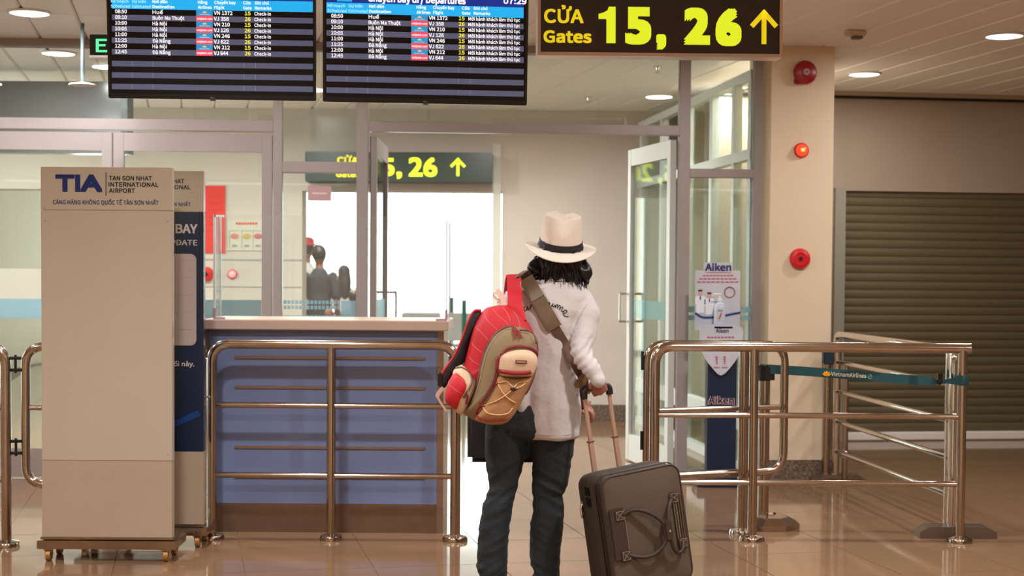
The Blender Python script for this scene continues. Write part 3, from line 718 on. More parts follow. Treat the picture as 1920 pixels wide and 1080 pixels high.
# ================================================================== NOTICE BOARDS
boardm = mat('board_laminate', (182, 171, 152), .28, noise_amt=.035, nscale=3, coat=.3); boardl = mat('board_lower_laminate', (172, 154, 134), .3, noise_amt=.04, nscale=4, coat=.2)
navy = mat('navy_print', (20, 42, 104), .3); inkb = mat('black_print', (22, 22, 30), .4); navyb = mat('navy_panel', (12, 30, 60), .25, coat=.3); greyw2 = mat('grey_print', (196, 190, 190), .4)
def board(o, xd, w_, h_, label, second=False):
    zd = Vector((0, 0, 1)); n = zd.cross(xd).normalized(); M = fmat(o, xd, zd); dp = .05
    t = thing('notice_board', label, 'notice board', M=M)
    u = lambda x, z, y=0: M @ Vector((x, y, z))
    bz = .105; hz = h_-.205; lz = bz+.38
    bm = NB(); box(bm, (0, 0, hz+.001), (w_, dp, h_), M, bevel=.002); obj('header_panel', bm, boardm, t)
    bm = NB(); box(bm, (0, 0.001, lz), (w_, dp, hz), M, bevel=.002); obj('main_panel', bm, boardm if not second else navyb, t, label=None if not second else 'dark navy panel')
    bm = NB(); box(bm, (0, 0, bz), (w_, dp, lz-.001), M, bevel=.002); obj('lower_panel', bm, boardl, t)
    bm = NB(); box(bm, (-.006, -.006, bz-.0), (w_+.006, dp+.006, bz+.012), M); box(bm, (-.02, -.02, bz-.045), (w_+.02, dp+.17, bz-.004), M, bevel=.003); obj('base_frame', bm, steel, t)
    for x in (.03, w_-.03):
        for y in (.01, dp+.13):
            bm = NB(); c = u(x, .028, y); a = u(x-.011, .028, y); b = u(x+.011, .028, y)
            tube(bm, [a, b], .028, 16); wl = obj('caster', bm, mat('caster_brass', (176, 128, 70), .35, .5), t, smooth='auto')
            bm = NB(); box(bm, (x-.017, y-.012, .028), (x-.013, y+.012, bz-.045), M); box(bm, (x+.013, y-.012, .028), (x+.017, y+.012, bz-.045), M); box(bm, (x-.02, y-.02, bz-.052), (x+.02, y+.02, bz-.045), M)
            f = obj('fork', bm, steel, wl)
    bm = NB()
    k = w_/.62
    put_text(bm, 'TIA', u(.07*k, h_-.118), xd, zd, w=.222*k, h=.082, bold=.065, off=.002, plain=True); obj_flat('logo_lettering', bm, navy, t)
    bm = NB(); box(bm, (.307*k, -.002, h_-.135), (.3105*k, 0, h_-.024), M); obj('divider_line', bm, inkb, t)
    bm = NB()
    put_text(bm, 'TAN SON NHAT', u(.323*k, h_-.062), xd, zd, w=.203*k, h=.021, bold=.03, off=.002)
    put_text(bm, 'INTERNATIONAL', u(.321*k, h_-.092), xd, zd, w=.236*k, h=.021, bold=.03, off=.002)
    put_text(bm, 'AIRPORT', u(.323*k, h_-.121), xd, zd, w=.123*k, h=.021, bold=.03, off=.002)
    obj_flat('airport_lettering', bm, inkb, t)
    bm = NB(); put_text(bm, 'CẢNG HÀNG KHÔNG QUỐC TẾ TÂN SƠN NHẤT', u(.058*k, h_-.177), xd, zd, w=.5*k, h=.0195, bold=.02, off=.002); obj_flat('airport_lettering', bm, mat('blue_print', (40, 52, 104), .35), t)
    if second:
        bm = NB(); r_ = .03; x0, x1, z0, z1 = .05, w_-.035, 1.02, h_-.415
        poly = [(x0+r_-r_*math.cos(a), z0+r_-r_*math.sin(a)) for a in (math.pi/2*k/6 for k in range(7))]
        poly += [(x1-r_+r_*math.sin(a), z0+r_-r_*math.cos(a)) for a in (math.pi/2*k/6 for k in range(7))]
        poly += [(x1-r_+r_*math.cos(a), z1-r_+r_*math.sin(a)) for a in (math.pi/2*k/6 for k in range(7))]
        poly += [(x0+r_-r_*math.sin(a), z1-r_+r_*math.cos(a)) for a in (math.pi/2*k/6 for k in range(7))]
        prism(bm, poly, u(0, 0, -.003), xd, zd, .003); obj('writing_area', bm, mat('writing_area_grey', (176, 162, 158), .35, noise_amt=.03), t)
        bm = NB()
        for k2 in range(6): box(bm, (x0+.03, -.0042, z0+.08+k2*.087), (x1-.02, -.003, z0+.0815+k2*.087), M)
        obj('ruled_lines', bm, mat('ruled_line', (160, 146, 142), .5), t, kind='stuff')
        bm = NB(); put_text(bm, 'CHUYẾN BAY', u(w_-.03-.37, h_-.312), xd, zd, w=.37, h=.046, bold=.04, off=.002); put_text(bm, 'UPDATE', u(w_-.03-.165, h_-.372), xd, zd, w=.165, h=.027, bold=.02, off=.002)
        put_text(bm, 'đổi này.', u(w_-.055-.115, .915), xd, zd, w=.125, h=.024, bold=.03, off=.002); obj_flat('white_lettering', bm, greyw2, t)
        bm = NB()
        pts = smoothpts([u(x, z, -.003) for x, z in ((.05, .60), (.25, .575), (.42, .60), (w_-.02, .68))], 6)
        ribbon(bm, pts, [.002+.03*math.sin(math.pi*k2/(len(pts)-1)*.5) for k2 in range(len(pts))], .001, Vector((0, 0, 1))); obj('blue_swoosh', bm, mat('swoosh_blue', (10, 58, 120), .3), t)
        bm = NB(); tube(bm, [u(w_, .76, .03), u(w_+.03, .76, .02)], .005, 8); obj('side_knob', bm, chrome, t)
    else:
        bm = NB()
        for (x, z) in ((.02, hz-.05), (w_-.02, hz-.05), (.018, hz+.01), (w_-.02, lz+.03)): lathe(bm, [(.003, 0), (.003, .002), (.001, .0025)], Matrix.Translation(u(x, z, 0)) @ Matrix.Rotation(rad(90), 4, 'X'), 8)
        obj('screw_heads', bm, mat('screw_grey', (150, 140, 126), .4, .5), t, kind='stuff')
    return t
o1 = W(79, 1050, 7.12); o1.z = 0; e1 = W(323, 1050, 7.12); e1.z = 0
board(o1, (e1-o1).normalized(), (e1-o1).length, 1.885, 'cream airport notice board on brass casters at the left, front one of the two')
e2 = W(381.5, 1031, 7.5); e2.z = 0; o2 = e2-Vector((.63, 0, 0))
board(o2, Vector((1, .0, 0)).normalized(), .63, 1.895, 'navy and cream notice board on casters, half hidden behind the front cream board', True)

# ================================================================== BARRIERS, COUNTER
def rbend(pts, r, n=6):
    """round the corners of a polyline"""
    pts = [Vector(p) for p in pts]; out = [pts[0]]
    for a, b, c in zip(pts, pts[1:], pts[2:]):
        u = (a-b).normalized(); v = (c-b).normalized(); rr = min(r, (a-b).length*.49, (c-b).length*.49)
        p, q = b+u*rr, b+v*rr
        for k in range(n+1):
            t = k/n; out.append(p*(1-t)**2+b*2*t*(1-t)+q*t*t)
    out.append(pts[-1]); return out
def flange(bm, x, y, r=.062, h=.028):
    lathe(bm, [(r, 0), (r, h*.45), (r*.93, h*.8), (r*.6, h), (.026, h*1.15), (.026, h*1.2)], T((x, y, 0)), 28)
def pipe(name, pts, r, parent, m=steel, seg=16):
    bm = NB(); tube(bm, pts, r, seg); return obj(name, bm, m, parent, smooth='auto')
RP = .0265; RH = 1.045
# main barrier, in front of the counter
YM = 7.74
xa, xm, xb = W(397, 1015, YM).x, W(620.5, 1010, YM).x, W(853, 1015, YM).x
t = thing('steel_barrier', 'three-legged polished steel rail barrier standing in front of the blue counter', 'barrier', ((xa+xb)/2, YM, 0))
zt = RH-RP
pipe('top_rail', rbend([(xa, YM, .03), (xa, YM, zt), (xb, YM, zt), (xb, YM, .03)], .10, 8), RP, t)
pipe('post', [(xm, YM, .03), (xm, YM, zt-.01)], RP*.92, t)
for z in (.70, .335): pipe('rail', [(xa+.02, YM, z), (xb-.02, YM, z)], .0155, t)
for x in (xa, xm, xb):
    bm = NB(); flange(bm, x, YM, .066 if x != xm else .058); obj('floor_flange', bm, steel, t, smooth='auto')
# thin second pipe just behind its left end
t = thing('steel_barrier', 'narrow steel barrier end seen edge-on behind the left end of the counter barrier', 'barrier', (xa-.03, YM+.2, 0))
xs_, ys_ = xa-.045, YM+.115
pipe('top_rail', rbend([(xs_, ys_, .03), (xs_, ys_, zt-.05), (xs_-.42, ys_, zt-.05), (xs_-.42, ys_, .03)], .1), RP*.6, t)
for x in (xs_, xs_-.42):
    bm = NB(); flange(bm, x, ys_, .03); obj('floor_flange', bm, steel, t, smooth='auto')
# left barrier with hinged gate loop
YL = 7.5; xl_ = W(12, 1020, YL).x
t = thing('steel_barrier', 'steel rail barrier at the left edge of the frame, hinged to the gate loop', 'barrier', (xl_-.7, YL, 0))
zl = 1.035
pipe('top_rail', rbend([(xl_, YL, .03), (xl_, YL, zl-RP), (xl_-1.45, YL, zl-RP), (xl_-1.45, YL, .03)], .10, 8), RP, t)
for z in (.70, .335): pipe('rail', [(xl_-1.43, YL, z), (xl_-.02, YL, z)], .0155, t)
for x in (xl_, xl_-1.45):
    bm = NB(); flange(bm, x, YL, .066); obj('floor_flange', bm, steel, t, smooth='auto')
t = thing('swing_gate', 'rounded steel swing gate loop partly hidden by the cream notice board', 'gate', (xl_+.4, YL+.02, .27))
gx0 = W(48, 700, YL+.02).x; gx1 = gx0+.42
o_ = rbend([(gx0+.25, YL+.02, zl-RP), (gx1, YL+.02, zl-RP), (gx1, YL+.02, .31), (gx0, YL+.02, .31), (gx0, YL+.02, zl-RP), (gx0+.25, YL+.02, zl-RP)], .10, 7)
bm = NB(); tube(bm, o_[:-1], RP*.85, 14, closed=True); obj('frame', bm, steel, t, smooth='auto')
pipe('rail', [(gx0+.02, YL+.02, .70), (gx1-.02, YL+.02, .70)], .0145, t)
for z in (.92, .50):
    bm = NB(); 
    for dz in (-.03, .03): tube(bm, [(gx0-.02, YL+.01, z+dz), (xl_+.02, YL+.005, z+dz)], .008, 8)
    tube(bm, [((gx0+xl_)/2, YL+.01, z-.045), ((gx0+xl_)/2, YL+.01, z+.045)], .007, 8); obj('hinge', bm, rubber, t, kind='stuff')

# counter
YC = 7.95
ca = W(386, 1003, YC); cb = W(829, 1003, YC); cx0, cx1 = ca.x, cb.x; CD = .55
blue = mat('counter_blue_laminate', (122, 138, 182), .38, noise_amt=.05, nscale=3, coat=.15); trimm = mat('counter_edge_steel', (150, 126, 110), .3, .7); kick = mat('kick_plate', (138, 116, 100), .32, .75, noise_amt=.12, nscale=9)
topm = mat('counter_top_laminate', (206, 182, 166), .35, noise_amt=.03)
t = thing('reception_counter', 'blue panelled counter with cream top and steel kick plate under a clear acrylic screen', 'counter', ((cx0+cx1)/2, YC+CD/2, 0))
bm = NB(); box(bm, (cx0+.022, YC, .155), (cx1-.03, YC+.03, 1.085)); obj('front_panel', bm, blue, t)
bm = NB(); box(bm, (cx0+.005, YC+.001, 0.0), (cx1-.03, YC+.028, .154)); obj('kick_plate', bm, kick, t)
bm = NB(); box(bm, (cx0-.004, YC-.006, 0.0), (cx0+.02, YC+CD, 1.085)); obj('side_panel', bm, trimm, t)
bm = NB(); box(bm, (cx1-.03, YC-.006, 0.0), (cx1+.004, YC+CD, 1.085)); obj('side_panel', bm, trimm, t)
bm = NB(); box(bm, (cx0-.02, YC-.06, 1.086), (cx1+.03, YC+CD+.05, 1.138), bevel=.004); obj('counter_top', bm, topm, t)
bm = NB(); box(bm, (cx0+.022, YC+CD-.35, .55), (cx1-.03, YC+CD-.02, .57)); obj('inner_shelf', bm, topm, t)
sx0, sx1 = W(440, 730, YC).x, W(797, 730, YC).x
for py in (671, 727, 839.5, 895):
    z = W(620, py, YC).z; bm = NB(); box(bm, (sx0, YC-.010, z-.007), (sx1, YC+.002, z+.007), bevel=.002); obj('trim_bar', bm, trimm, t)
# acrylic screen on the counter
zt0 = 1.138; zt1 = W(410, 403, YC-.02).z; yA = YC-.03
ax0, ax1 = W(402, 500, yA).x, W(842, 500, yA).x
t = thing('acrylic_screen', 'clear three-sided acrylic sneeze guard standing on the cream counter top', 'screen', ((ax0+ax1)/2, yA, zt0))
for nm, a, b in (('front_sheet', (ax0, yA, zt0), (ax1-.01, yA+.006, zt1)), ('side_sheet', (ax0, yA+.007, zt0), (ax0+.006, yA+.16, zt1)), ('side_sheet', (ax1-.016, yA+.007, zt0), (ax1-.010, yA+.42, zt1-.01))):
    bm = NB(); box(bm, a, b); obj(nm, bm, acryl, t)
for (x, y, z1, r_) in ((ax0, yA, zt1, .006), (ax1-.013, yA, zt1-.02, .003), (ax0+.003, yA+.16, zt1, .003), (ax1-.013, yA+.42, zt1-.02, .003)):
    bm = NB(); box(bm, (x-r_, y-.002, zt0), (x+r_, y+.004, z1)); obj('polished_edge', bm, edgeg, t)
bm = NB(); box(bm, (ax0, yA-.002, zt1-.012), (ax0+.05, yA+.008, zt1)); obj('corner_clip', bm, edgeg, t)
for x, s in ((ax0, 1), (ax1-.013, -1)):
    bm = NB(); q = mat('clip_pink', (176, 150, 160), .35)
    box(bm, (x if s > 0 else x-.055, yA-.012, zt0), (x+.055 if s > 0 else x, yA+.012, zt0+.012)); box(bm, (x-.006, yA-.012, zt0+.012), (x+.006, yA+.012, zt0+.06)); obj('bracket', bm, q, t)

# right barrier (long, three posts in view)
YR = 7.8
xq0, xq1, xq2 = W(1226, 900, YR).x, W(1410, 1010, YR).x, W(1799, 1010, YR).x
t = thing('steel_barrier', 'long polished steel rail barrier behind the brown suitcase, teal belt tied to its end', 'barrier', (xq1, YR, 0))
zt = 1.045-RP
pts = rbend([(xq0, YR, .31), (xq0, YR, zt), (xq2+.04, YR, zt)], .10, 8)
pipe('top_rail', pts, RP, t); pipe('post', [(xq1, YR, .02), (xq1, YR, zt-.01)], RP*.92, t); pipe('post', [(xq2, YR, .02), (xq2, YR, zt-.01)], RP*.92, t)
for z in (.66, .305): pipe('rail', [(xq0+.005, YR, z), (xq1-.02, YR, z)], .0155, t); pipe('rail', [(xq1+.02, YR, z), (xq2-.02, YR, z)], .0155, t)
for x in (xq1, xq2):
    bm = NB(); flange(bm, x, YR, .066); obj('floor_flange', bm, steel, t, smooth='auto')
# swing gate behind it
YG = 8.06
gx0, gx1 = W(1212, 700, YG).x, W(1471, 700, YG).x; gz = 1.045-RP
t = thing('swing_gate', 'rounded steel swing gate behind the long right barrier, ending beside the beige pillar', 'gate', (gx0+.4, YG, .33))
o_ = rbend([(gx0+.4, YG, gz), (gx1, YG, gz), (gx1, YG, .335), (gx0, YG-.05, .30), (gx0, YG-.05, gz), (gx0+.4, YG, gz)], .10, 7)
bm = NB(); tube(bm, o_[:-1], RP*.85, 14, closed=True); obj('frame', bm, steel, t, smooth='auto')
pipe('rail', [(gx0+.02, YG-.04, .66), (gx1-.02, YG, .68)], .0145, t)
for z in (.93, .50):
    bm = NB(); box(bm, (gx0-.034, YG-.062, z-.05), (gx0-.02, YG-.045, z+.05)); obj('hinge', bm, rubber, t)
# its hinge post
xh = W(1392, 1000, 7.98).x
t = thing('steel_post', 'thick single steel post just left of the middle leg of the right barrier', 'post', (xh, 7.98, 0))
pipe('pole', [(xh, 7.98, .02), (xh, 7.98, 1.0)], .030, t); bm = NB(); flange(bm, xh, 7.98, .07, .035); obj('floor_flange', bm, chrome, t, smooth='auto')
# belt stanchion
YS = 8.22; xS = W(1430, 980, YS).x
t = thing('belt_stanchion', 'belt stanchion with black head and heavy octagonal steel foot beside the right barrier', 'stanchion', (xS, YS, 0))
zS = W(1430, 683, YS).z
pipe('pole', [(xS, YS, .03), (xS, YS, zS-.03)], .031, t, seg=20)
bm = NB(); lathe(bm, [(.034, zS-.09), (.036, zS-.005), (.030, zS), (.001, zS+.001)], T((xS, YS, 0)), 20); box(bm, (xS-.005, YS-.045, zS-.085), (xS+.048, YS+.02, zS-.012)); obj('belt_head', bm, black, t, smooth='auto')
bm = NB(); lathe(bm, [(.165, 0), (.165, .03), (.10, .062), (.035, .075), (.03, .085)], T((xS+.04, YS, 0), rad(22)), 8); obj('foot', bm, steel, t)
# octagonal foot made heavier than the pole; teal belt
teal = mat('teal_belt', (16, 66, 72), .6, noise_amt=.05, nscale=20)
t = thing('retractable_belt', 'teal webbing belt printed with a gold lotus, tied round the end post', 'belt', (xS+.5, 8.0, .8))
bp_ = [W(1441, 692, YS-.04), W(1520, 697, 8.1), W(1600, 703, 8.02), W(1680, 710, 7.9), W(1735, 714, YR-.06), W(1762, 716, YR-.06), W(1790, 714, YR-.045), W(1812, 713, YR-.02)]
cs = smoothpts(bp_, 5); wds = []
for i_ in range(len(cs)):
    f_ = i_/(len(cs)-1); wds.append(.050 if f_ < .6 else (.050-.028*math.sin(min(1, (f_-.6)/.12)*math.pi/2) if f_ < .74 else (.022 if f_ < .78 else .022+.028*min(1, (f_-.78)/.12))))
bm = NB(); ribbon(bm, cs, wds, .0025, Vector((0, 0, 1))); bl_ = obj('webbing', bm, teal, t, smooth='auto')
bm = NB(); zk = W(1800, 713, YR).z
lathe(bm, [(RP+.004, zk-.026), (RP+.006, zk-.02), (RP+.006, zk+.02), (RP+.004, zk+.026)], T((xq2, YR, 0)), 20); obj('wrap', bm, teal, t, smooth='auto')
bm = NB(); k_ = W(1762, 715, YR-.065); ellipsoid(bm, k_, (.012, .012, .02)); box(bm, (k_.x-.012, k_.y-.01, k_.z-.005), (k_.x+.012, k_.y+.006, k_.z+.042)); obj('belt_clip', bm, black, t, smooth='auto', kind='stuff')
# print on the belt
bA, bB = W(1559, 704.5, 8.055), W(1638, 709.5, 7.96); xd = (bB-bA).normalized(); zd = Vector((0, 0, 1)); zd = (zd-xd*zd.dot(xd)).normalized(); n = zd.cross(xd).normalized()
bm = NB(); put_text(bm, 'VietnamAirlines', bA, xd, zd, w=(W(1625, 709, 7.975)-bA).length, h=.022, bold=.03, off=.012); obj_flat('belt_lettering', bm, mat('belt_print', (214, 210, 190), .5), t)
bm = NB(); lc = W(1551, 704, 8.06)-n*.012
for a in (-64, -32, 0, 32, 64):
    d_ = xd*math.sin(rad(a))+zd*math.cos(rad(a)); s_ = d_.cross(n)
    v = [bm.verts.new(p) for p in (lc-zd*.004, lc+d_*.013+s_*.007, lc+d_*.028, lc+d_*.013-s_*.007)]; bm.faces.new(v)
obj_flat('lotus_emblem', bm, mat('lotus_gold', (240, 170, 30), .5, emit=.15), t)
bm = NB(); lc = W(1632, 706, 7.965)-n*.012
tube(bm, [lc+(xd*math.cos(a)+zd*math.sin(a))*.011 for a in (2*math.pi*k/16 for k in range(16))], .0012, 4, closed=True); tube(bm, [lc-xd*.008-zd*.005, lc+zd*.001, lc+xd*.009+zd*.006], .0012, 4)
obj('round_emblem', bm, mat('belt_print2', (120, 150, 140), .5), t, kind='stuff')

# perpendicular barrier running back on the right
n0 = Vector((W(1784, 1000, 7.95).x, 7.95, 0)); f0 = Vector((W(1563, 900, 10.0).x, 9.95, 0)); dv = (f0-n0).normalized()
t = thing('queue_railing', 'multi-rail steel queue railing running back from the right barrier to the pillar', 'railing', (n0.x, n0.y, 0), math.atan2(dv.y, dv.x))
zt = 1.0
pipe('top_rail', rbend([n0+Vector((0, 0, .03)), n0+Vector((0, 0, zt)), f0+Vector((0, 0, zt)), f0+Vector((0, 0, .03))], .07), .026, t, m=chrome)
for z in (.815, .62, .42, .22): pipe('rail', [n0+dv*.02+Vector((0, 0, z)), f0-dv*.02+Vector((0, 0, z))], .0165, t, m=chrome)
pipe('post', [n0+dv*.07+Vector((0, 0, .05)), n0+dv*.07+Vector((0, 0, zt))], .02, t, m=chrome)
ff = f0+Vector((-.06, .03, 0)); pipe('post', [ff+Vector((0, 0, .02)), ff+Vector((0, 0, .92))], .026, t)
ff2 = f0+Vector((.055, -.03, 0)); pipe('post', [ff2+Vector((0, 0, .02)), ff2+Vector((0, 0, .80))], .02, t)
bm = NB(); ellipsoid(bm, ff2+Vector((0, 0, .20)), (.034, .034, .034)); obj('knob', bm, chrome, t, smooth=True)
bm = NB(); box(bm, (ff.x-.03, ff.y-.04, .80), (ff.x+.09, ff.y+.03, .93), bevel=.006); obj('belt_head', bm, mat('belt_head_dark', (20, 40, 52), .4), t)
def foot_block(c, L, lab):
    bm = NB(); y0, y1 = c.y-.06, c.y+.06
    v = [(c.x-L/2, 0), (c.x+L/2, 0), (c.x+L/2, .035), (c.x+L/2-.05, .062), (c.x-L/2+.05, .062), (c.x-L/2, .035)]
    prism(bm, v, Vector((0, y0, 0)), Vector((1, 0, 0)), Vector((0, 0, 1)), y1-y0); return obj('foot', bm, mat('foot_steel', (130, 116, 102), .3, .8), t, smooth='auto')
foot_block(n0+Vector((.02, 0, 0)), .41, ''); foot_block(f0+Vector((.02, .03, 0)), .36, '')

# ================================================================== SANITISER STAND
YZ = 9.85; zx0, zx1 = W(1325, 800, YZ).x, W(1379, 800, YZ).x; cxz = (zx0+zx1)/2
deep = mat('stand_navy', (10, 32, 60), .35); paper = mat('stand_print_white', (204, 202, 208), .5, rgb2=(176, 184, 198), nscale=2.5)
xd, zd = Vector((1, 0, 0)), Vector((0, 0, 1)); n = Vector((0, 1, 0))
t = thing('sanitiser_stand', 'navy hand sanitiser stand with white poster board behind the gate', 'sanitiser stand', (cxz, YZ, 0))
bm = NB(); box(bm, (cxz-.17, YZ-.12, 0), (cxz+.17, YZ+.16, .075), bevel=.006); obj('base', bm, deep, t, smooth='auto')
bm = NB(); box(bm, (zx0, YZ-.03, .075), (zx1, YZ+.09, .93), bevel=.003); obj('column', bm, deep, t)
o = Vector((0, YZ-.031, 0))
bm = NB(); ptext(bm, 'Aiken', 1327, 758, 1377, 15, o, n, xd, zd, .09, .002); obj_flat('red_lettering_edge', bm, mat('print_pink', (238, 196, 196), .5), t)
bm = NB(); ptext(bm, 'Aiken', 1328, 757, 1376, 14, o, n, xd, zd, .04, .004); obj_flat('column_lettering', bm, mat('print_dark', (24, 28, 60), .5), t)
yP = YZ+.06; pz0, pz1 = W(1345, 612, yP).z, W(1345, 507, yP).z; px0, px1 = W(1303, 560, yP).x, W(1388, 560, yP).x
bm = NB(); box(bm, (px0, yP, pz0-.03), (px1, yP+.006, pz1), bevel=.002); obj('poster_board', bm, paper, t)
bm = NB(); box(bm, (W(1321, 500, yP).x, yP, pz1), (W(1372, 500, yP).x, yP+.006, W(1345, 492, yP).z)); obj('poster_tab', bm, paper, t)
op = Vector((0, yP, 0))
bm = NB(); ptext(bm, 'Aiken', 1322, 508, 1371, 14, op, n, xd, zd, .05, .002); obj_flat('poster_title', bm, mat('print_navy', (20, 40, 100), .5), t)
bm = NB(); prect(bm, 1323, 510.5, 1371, 512, op, n, xd, zd, .002)
for k, (a, b) in enumerate(((1318, 1376), (1311, 1382), (1307, 1386))): 
    for q in range(9): prect(bm, a+(b-a)*q/9, 515.5+k*6, a+(b-a)*(q+.8)/9, 518+k*6, op, n, xd, zd, .002)
obj_flat('poster_text_lines', bm, mat('print_rose', (176, 96, 116), .5), t)
def figure_print(cx_, cy, hgt):
    for part, m_, rects in (('printed_coat', mat('print_coat', (226, 230, 238), .5), [(-.16, .25, .16, .95), (-.21, .3, .21, .6)]), ('printed_skin', mat('print_skin', (214, 160, 136), .5), [(-.07, .06, .07, .24)]), ('printed_hair', mat('print_hair', (44, 34, 38), .5), [(-.085, 0, .085, .08)]), ('printed_collar', mat('print_collar', (90, 110, 160), .5), [(-.03, .26, .03, .42)])):
        bm = NB()
        for k, (a, b, c, d_) in enumerate(rects): prect(bm, cx_+a*hgt, cy+b*hgt, cx_+c*hgt, cy+d_*hgt, op, n, xd, zd, .002+.0004*k+(.001 if part == 'printed_collar' else 0))
        obj_flat(part, bm, m_, t)
figure_print(1313, 543, 46); figure_print(1330, 548, 44)
bm = NB(); c_ = onplane(1368, 548, op, n)
tube(bm, [c_+Vector((math.cos(a)*.034, -.002, math.sin(a)*.034)) for a in (2*math.pi*k/24 for k in range(24))], .004, 5, closed=True); obj('printed_ring', bm, mat('print_ring', (150, 90, 90), .5), t)
bm = NB(); pts = smoothpts([onplane(x, y, op, n)-n*.002 for x, y in ((1303, 587), (1318, 595), (1345, 594), (1388, 586))], 6)
ribbon(bm, pts, .014, .0006, zd); obj('printed_swoosh', bm, mat('print_navy2', (20, 50, 120), .5), t)
# shield plate
yS_ = YZ-.06
ol = [(1313, 614), (1316, 610), (1345, 608), (1376, 610), (1392, 616), (1392, 640), (1386, 664), (1372, 686), (1352, 704), (1334, 688), (1320, 668), (1312, 642)]
c3 = closedsmooth([W(x, y, yS_) for x, y in ol], 3); bm = NB()
f = [bm.verts.new(p) for p in c3]; b = [bm.verts.new(p+Vector((0, .01, 0))) for p in c3]; bm.faces.new(f); bm.faces.new(b[::-1]); ring_bridge(bm, b, f); obj('shield_plate', bm, paper, t)
os_ = Vector((0, yS_, 0))
bm = NB(); ptext(bm, 'Aiken', 1342, 624, 1366, 8, os_, n, xd, zd, .03, .002); obj_flat('shield_title', bm, mat('print_navy', (20, 40, 100), .5), t)
bm = NB()
for k in range(8): prect(bm, 1326+k*6.5, 631, 1331+k*6.5, 634, os_, n, xd, zd, .002)
for x in (1341, 1356):
    for q in range(4): prect(bm, x+q*.6, 668+q*4, x+5-q*.3, 671+q*4, os_, n, xd, zd, .002)
prect(bm, 1338, 688, 1349, 690, os_, n, xd, zd, .002); prect(bm, 1353, 688, 1364, 690, os_, n, xd, zd, .002)
obj_flat('shield_print', bm, mat('print_rose', (176, 96, 116), .5), t)
bm = NB(); tr_z = W(1348, 612, YZ-.02).z; box(bm, (cxz-.06, YZ-.06, tr_z-.012), (cxz+.06, YZ+.06, tr_z)); obj('bottle_tray', bm, paper, t)
# pump bottle
bx = W(1349, 600, YZ-.01).x
t = thing('sanitiser_bottle', 'white pump sanitiser bottle standing on the navy stand before its poster', 'bottle', (bx, YZ-.01, tr_z)); M = T((bx, YZ-.01, tr_z))
bm = NB(); lathe(bm, [(.034, .0), (.037, .006), (.037, .13), (.032, .15), (.014, .16), (.013, .17)], M, 24); obj('body', bm, mat('bottle_white', (196, 204, 220), .25), t, smooth='auto')
bm = NB(); lathe(bm, [(.016, .165), (.016, .185), (.006, .187), (.006, .205), (.012, .207), (.012, .217), (.001, .219)], M, 16); tube(bm, [M @ Vector((0, 0, .212)), M @ Vector((-.04, 0, .212)), M @ Vector((-.045, 0, .203))], .005, 8); obj('pump', bm, mat('pump_white', (230, 228, 220), .3), t, smooth='auto')
bm = NB(); box(bm, (bx-.02, YZ-.0485, tr_z+.04), (bx+.02, YZ-.0465, tr_z+.12)); obj('label_panel', bm, paper, t)
bm = NB(); put_text(bm, 'Aiken', Vector((bx-.016, YZ-.0485, tr_z+.10)), xd, zd, w=.032, bold=.02); obj_flat('label_lettering', bm, mat('print_navy', (20, 40, 100), .5), t)
bm = NB(); ribbon(bm, [Vector((bx-.008, YZ-.05, tr_z+.05)), Vector((bx+.008, YZ-.05, tr_z+.09))], .008, .0005, Vector((1, 0, 0))); obj('red_mark', bm, bred, t)

# ================================================================== BACK WALL ITEMS
op = Vector((0, YB-.012, 0))
def wallbox(name, px0, py0, px1, py1, m, label, cat, th=.012):
    a, b = onplane(px0, py0, op, n), onplane(px1, py1, op, n)
    bm = NB(); box(bm, (a.x, YB-th, b.z), (b.x, YB-.0005, a.z)); return a, b, bm
a, b, bm = wallbox('red_poster', 384, 348, 422, 475, None, '', '')
t = thing('red_poster', 'tall plain red notice on the pale wall behind the glass door', 'poster', (a.x, YB, b.z))
obj('sheet', bm, mat('poster_red', (226, 60, 52), .5, noise_amt=.06), t)
bm = NB()
for k in range(8):
    z = b.z+(a.z-b.z)*(k+1)/9.5; box(bm, (a.x+.03, YB-.0135, z), (b.x-.03, YB-.0118, z+.006))
obj('printed_lines', bm, mat('poster_red_dark', (196, 44, 42), .5), t, kind='stuff')
a, b, bm = wallbox('safety_poster', 427, 412, 505, 470, None, '', '')
t = thing('safety_poster', 'cream instruction poster with three small pictures beside the red notice', 'poster', (a.x, YB, b.z)); obj('sheet', bm, mat('poster_cream', (212, 206, 188), .5), t)
bm = NB(); 
for q in range(8): prect(bm, 442+q*5.2, 417, 446+q*5.2, 421, op, n, xd, zd, .003)
obj_flat('red_heading', bm, mat('poster_red', (226, 60, 52), .5), t)
for k, (x, col) in enumerate(((430, (214, 130, 116)), (453, (204, 170, 80)), (474, (196, 110, 106)))):
    bm = NB(); c_ = onplane(x+10, 443, op, n); lathe(bm, [(.034, 0), (.034, .003), (.001, .004)], Matrix.Translation(c_-n*.001) @ Matrix.Rotation(rad(90), 4, 'X') @ Matrix.Diagonal((1.2, .8, 1, 1)), 9); obj('picture', bm, mat('pic%d' % k, col, .5), t)
    bm = NB(); prect(bm, x, 432, x+20, 433, op, n, xd, zd, .003); prect(bm, x, 432, x+1, 466, op, n, xd, zd, .003); prect(bm, x+5, 459, x+15, 463, op, n, xd, zd, .003); obj_flat('picture_border', bm, mat('print_grey', (150, 150, 146), .5), t)
def M_at(px, py, Y=YB): return Matrix.Translation(W(px, py, Y)) @ Matrix.Rotation(rad(90), 4, 'X')
M = M_at(388, 514); t = thing('fire_bell', 'red fire bell on the pale wall, half hidden behind the notice boards', 'fire bell', M=M)
bm = NB(); lathe(bm, [(.06, 0), (.06, .02), (.07, .03), (.06, .045), (.001, .06)], M, 28); obj('gong', bm, bred, t, smooth='auto')
bm = NB(); lathe(bm, [(.02, .055), (.02, .066), (.001, .067)], M, 12); obj('centre_label', bm, black, t)
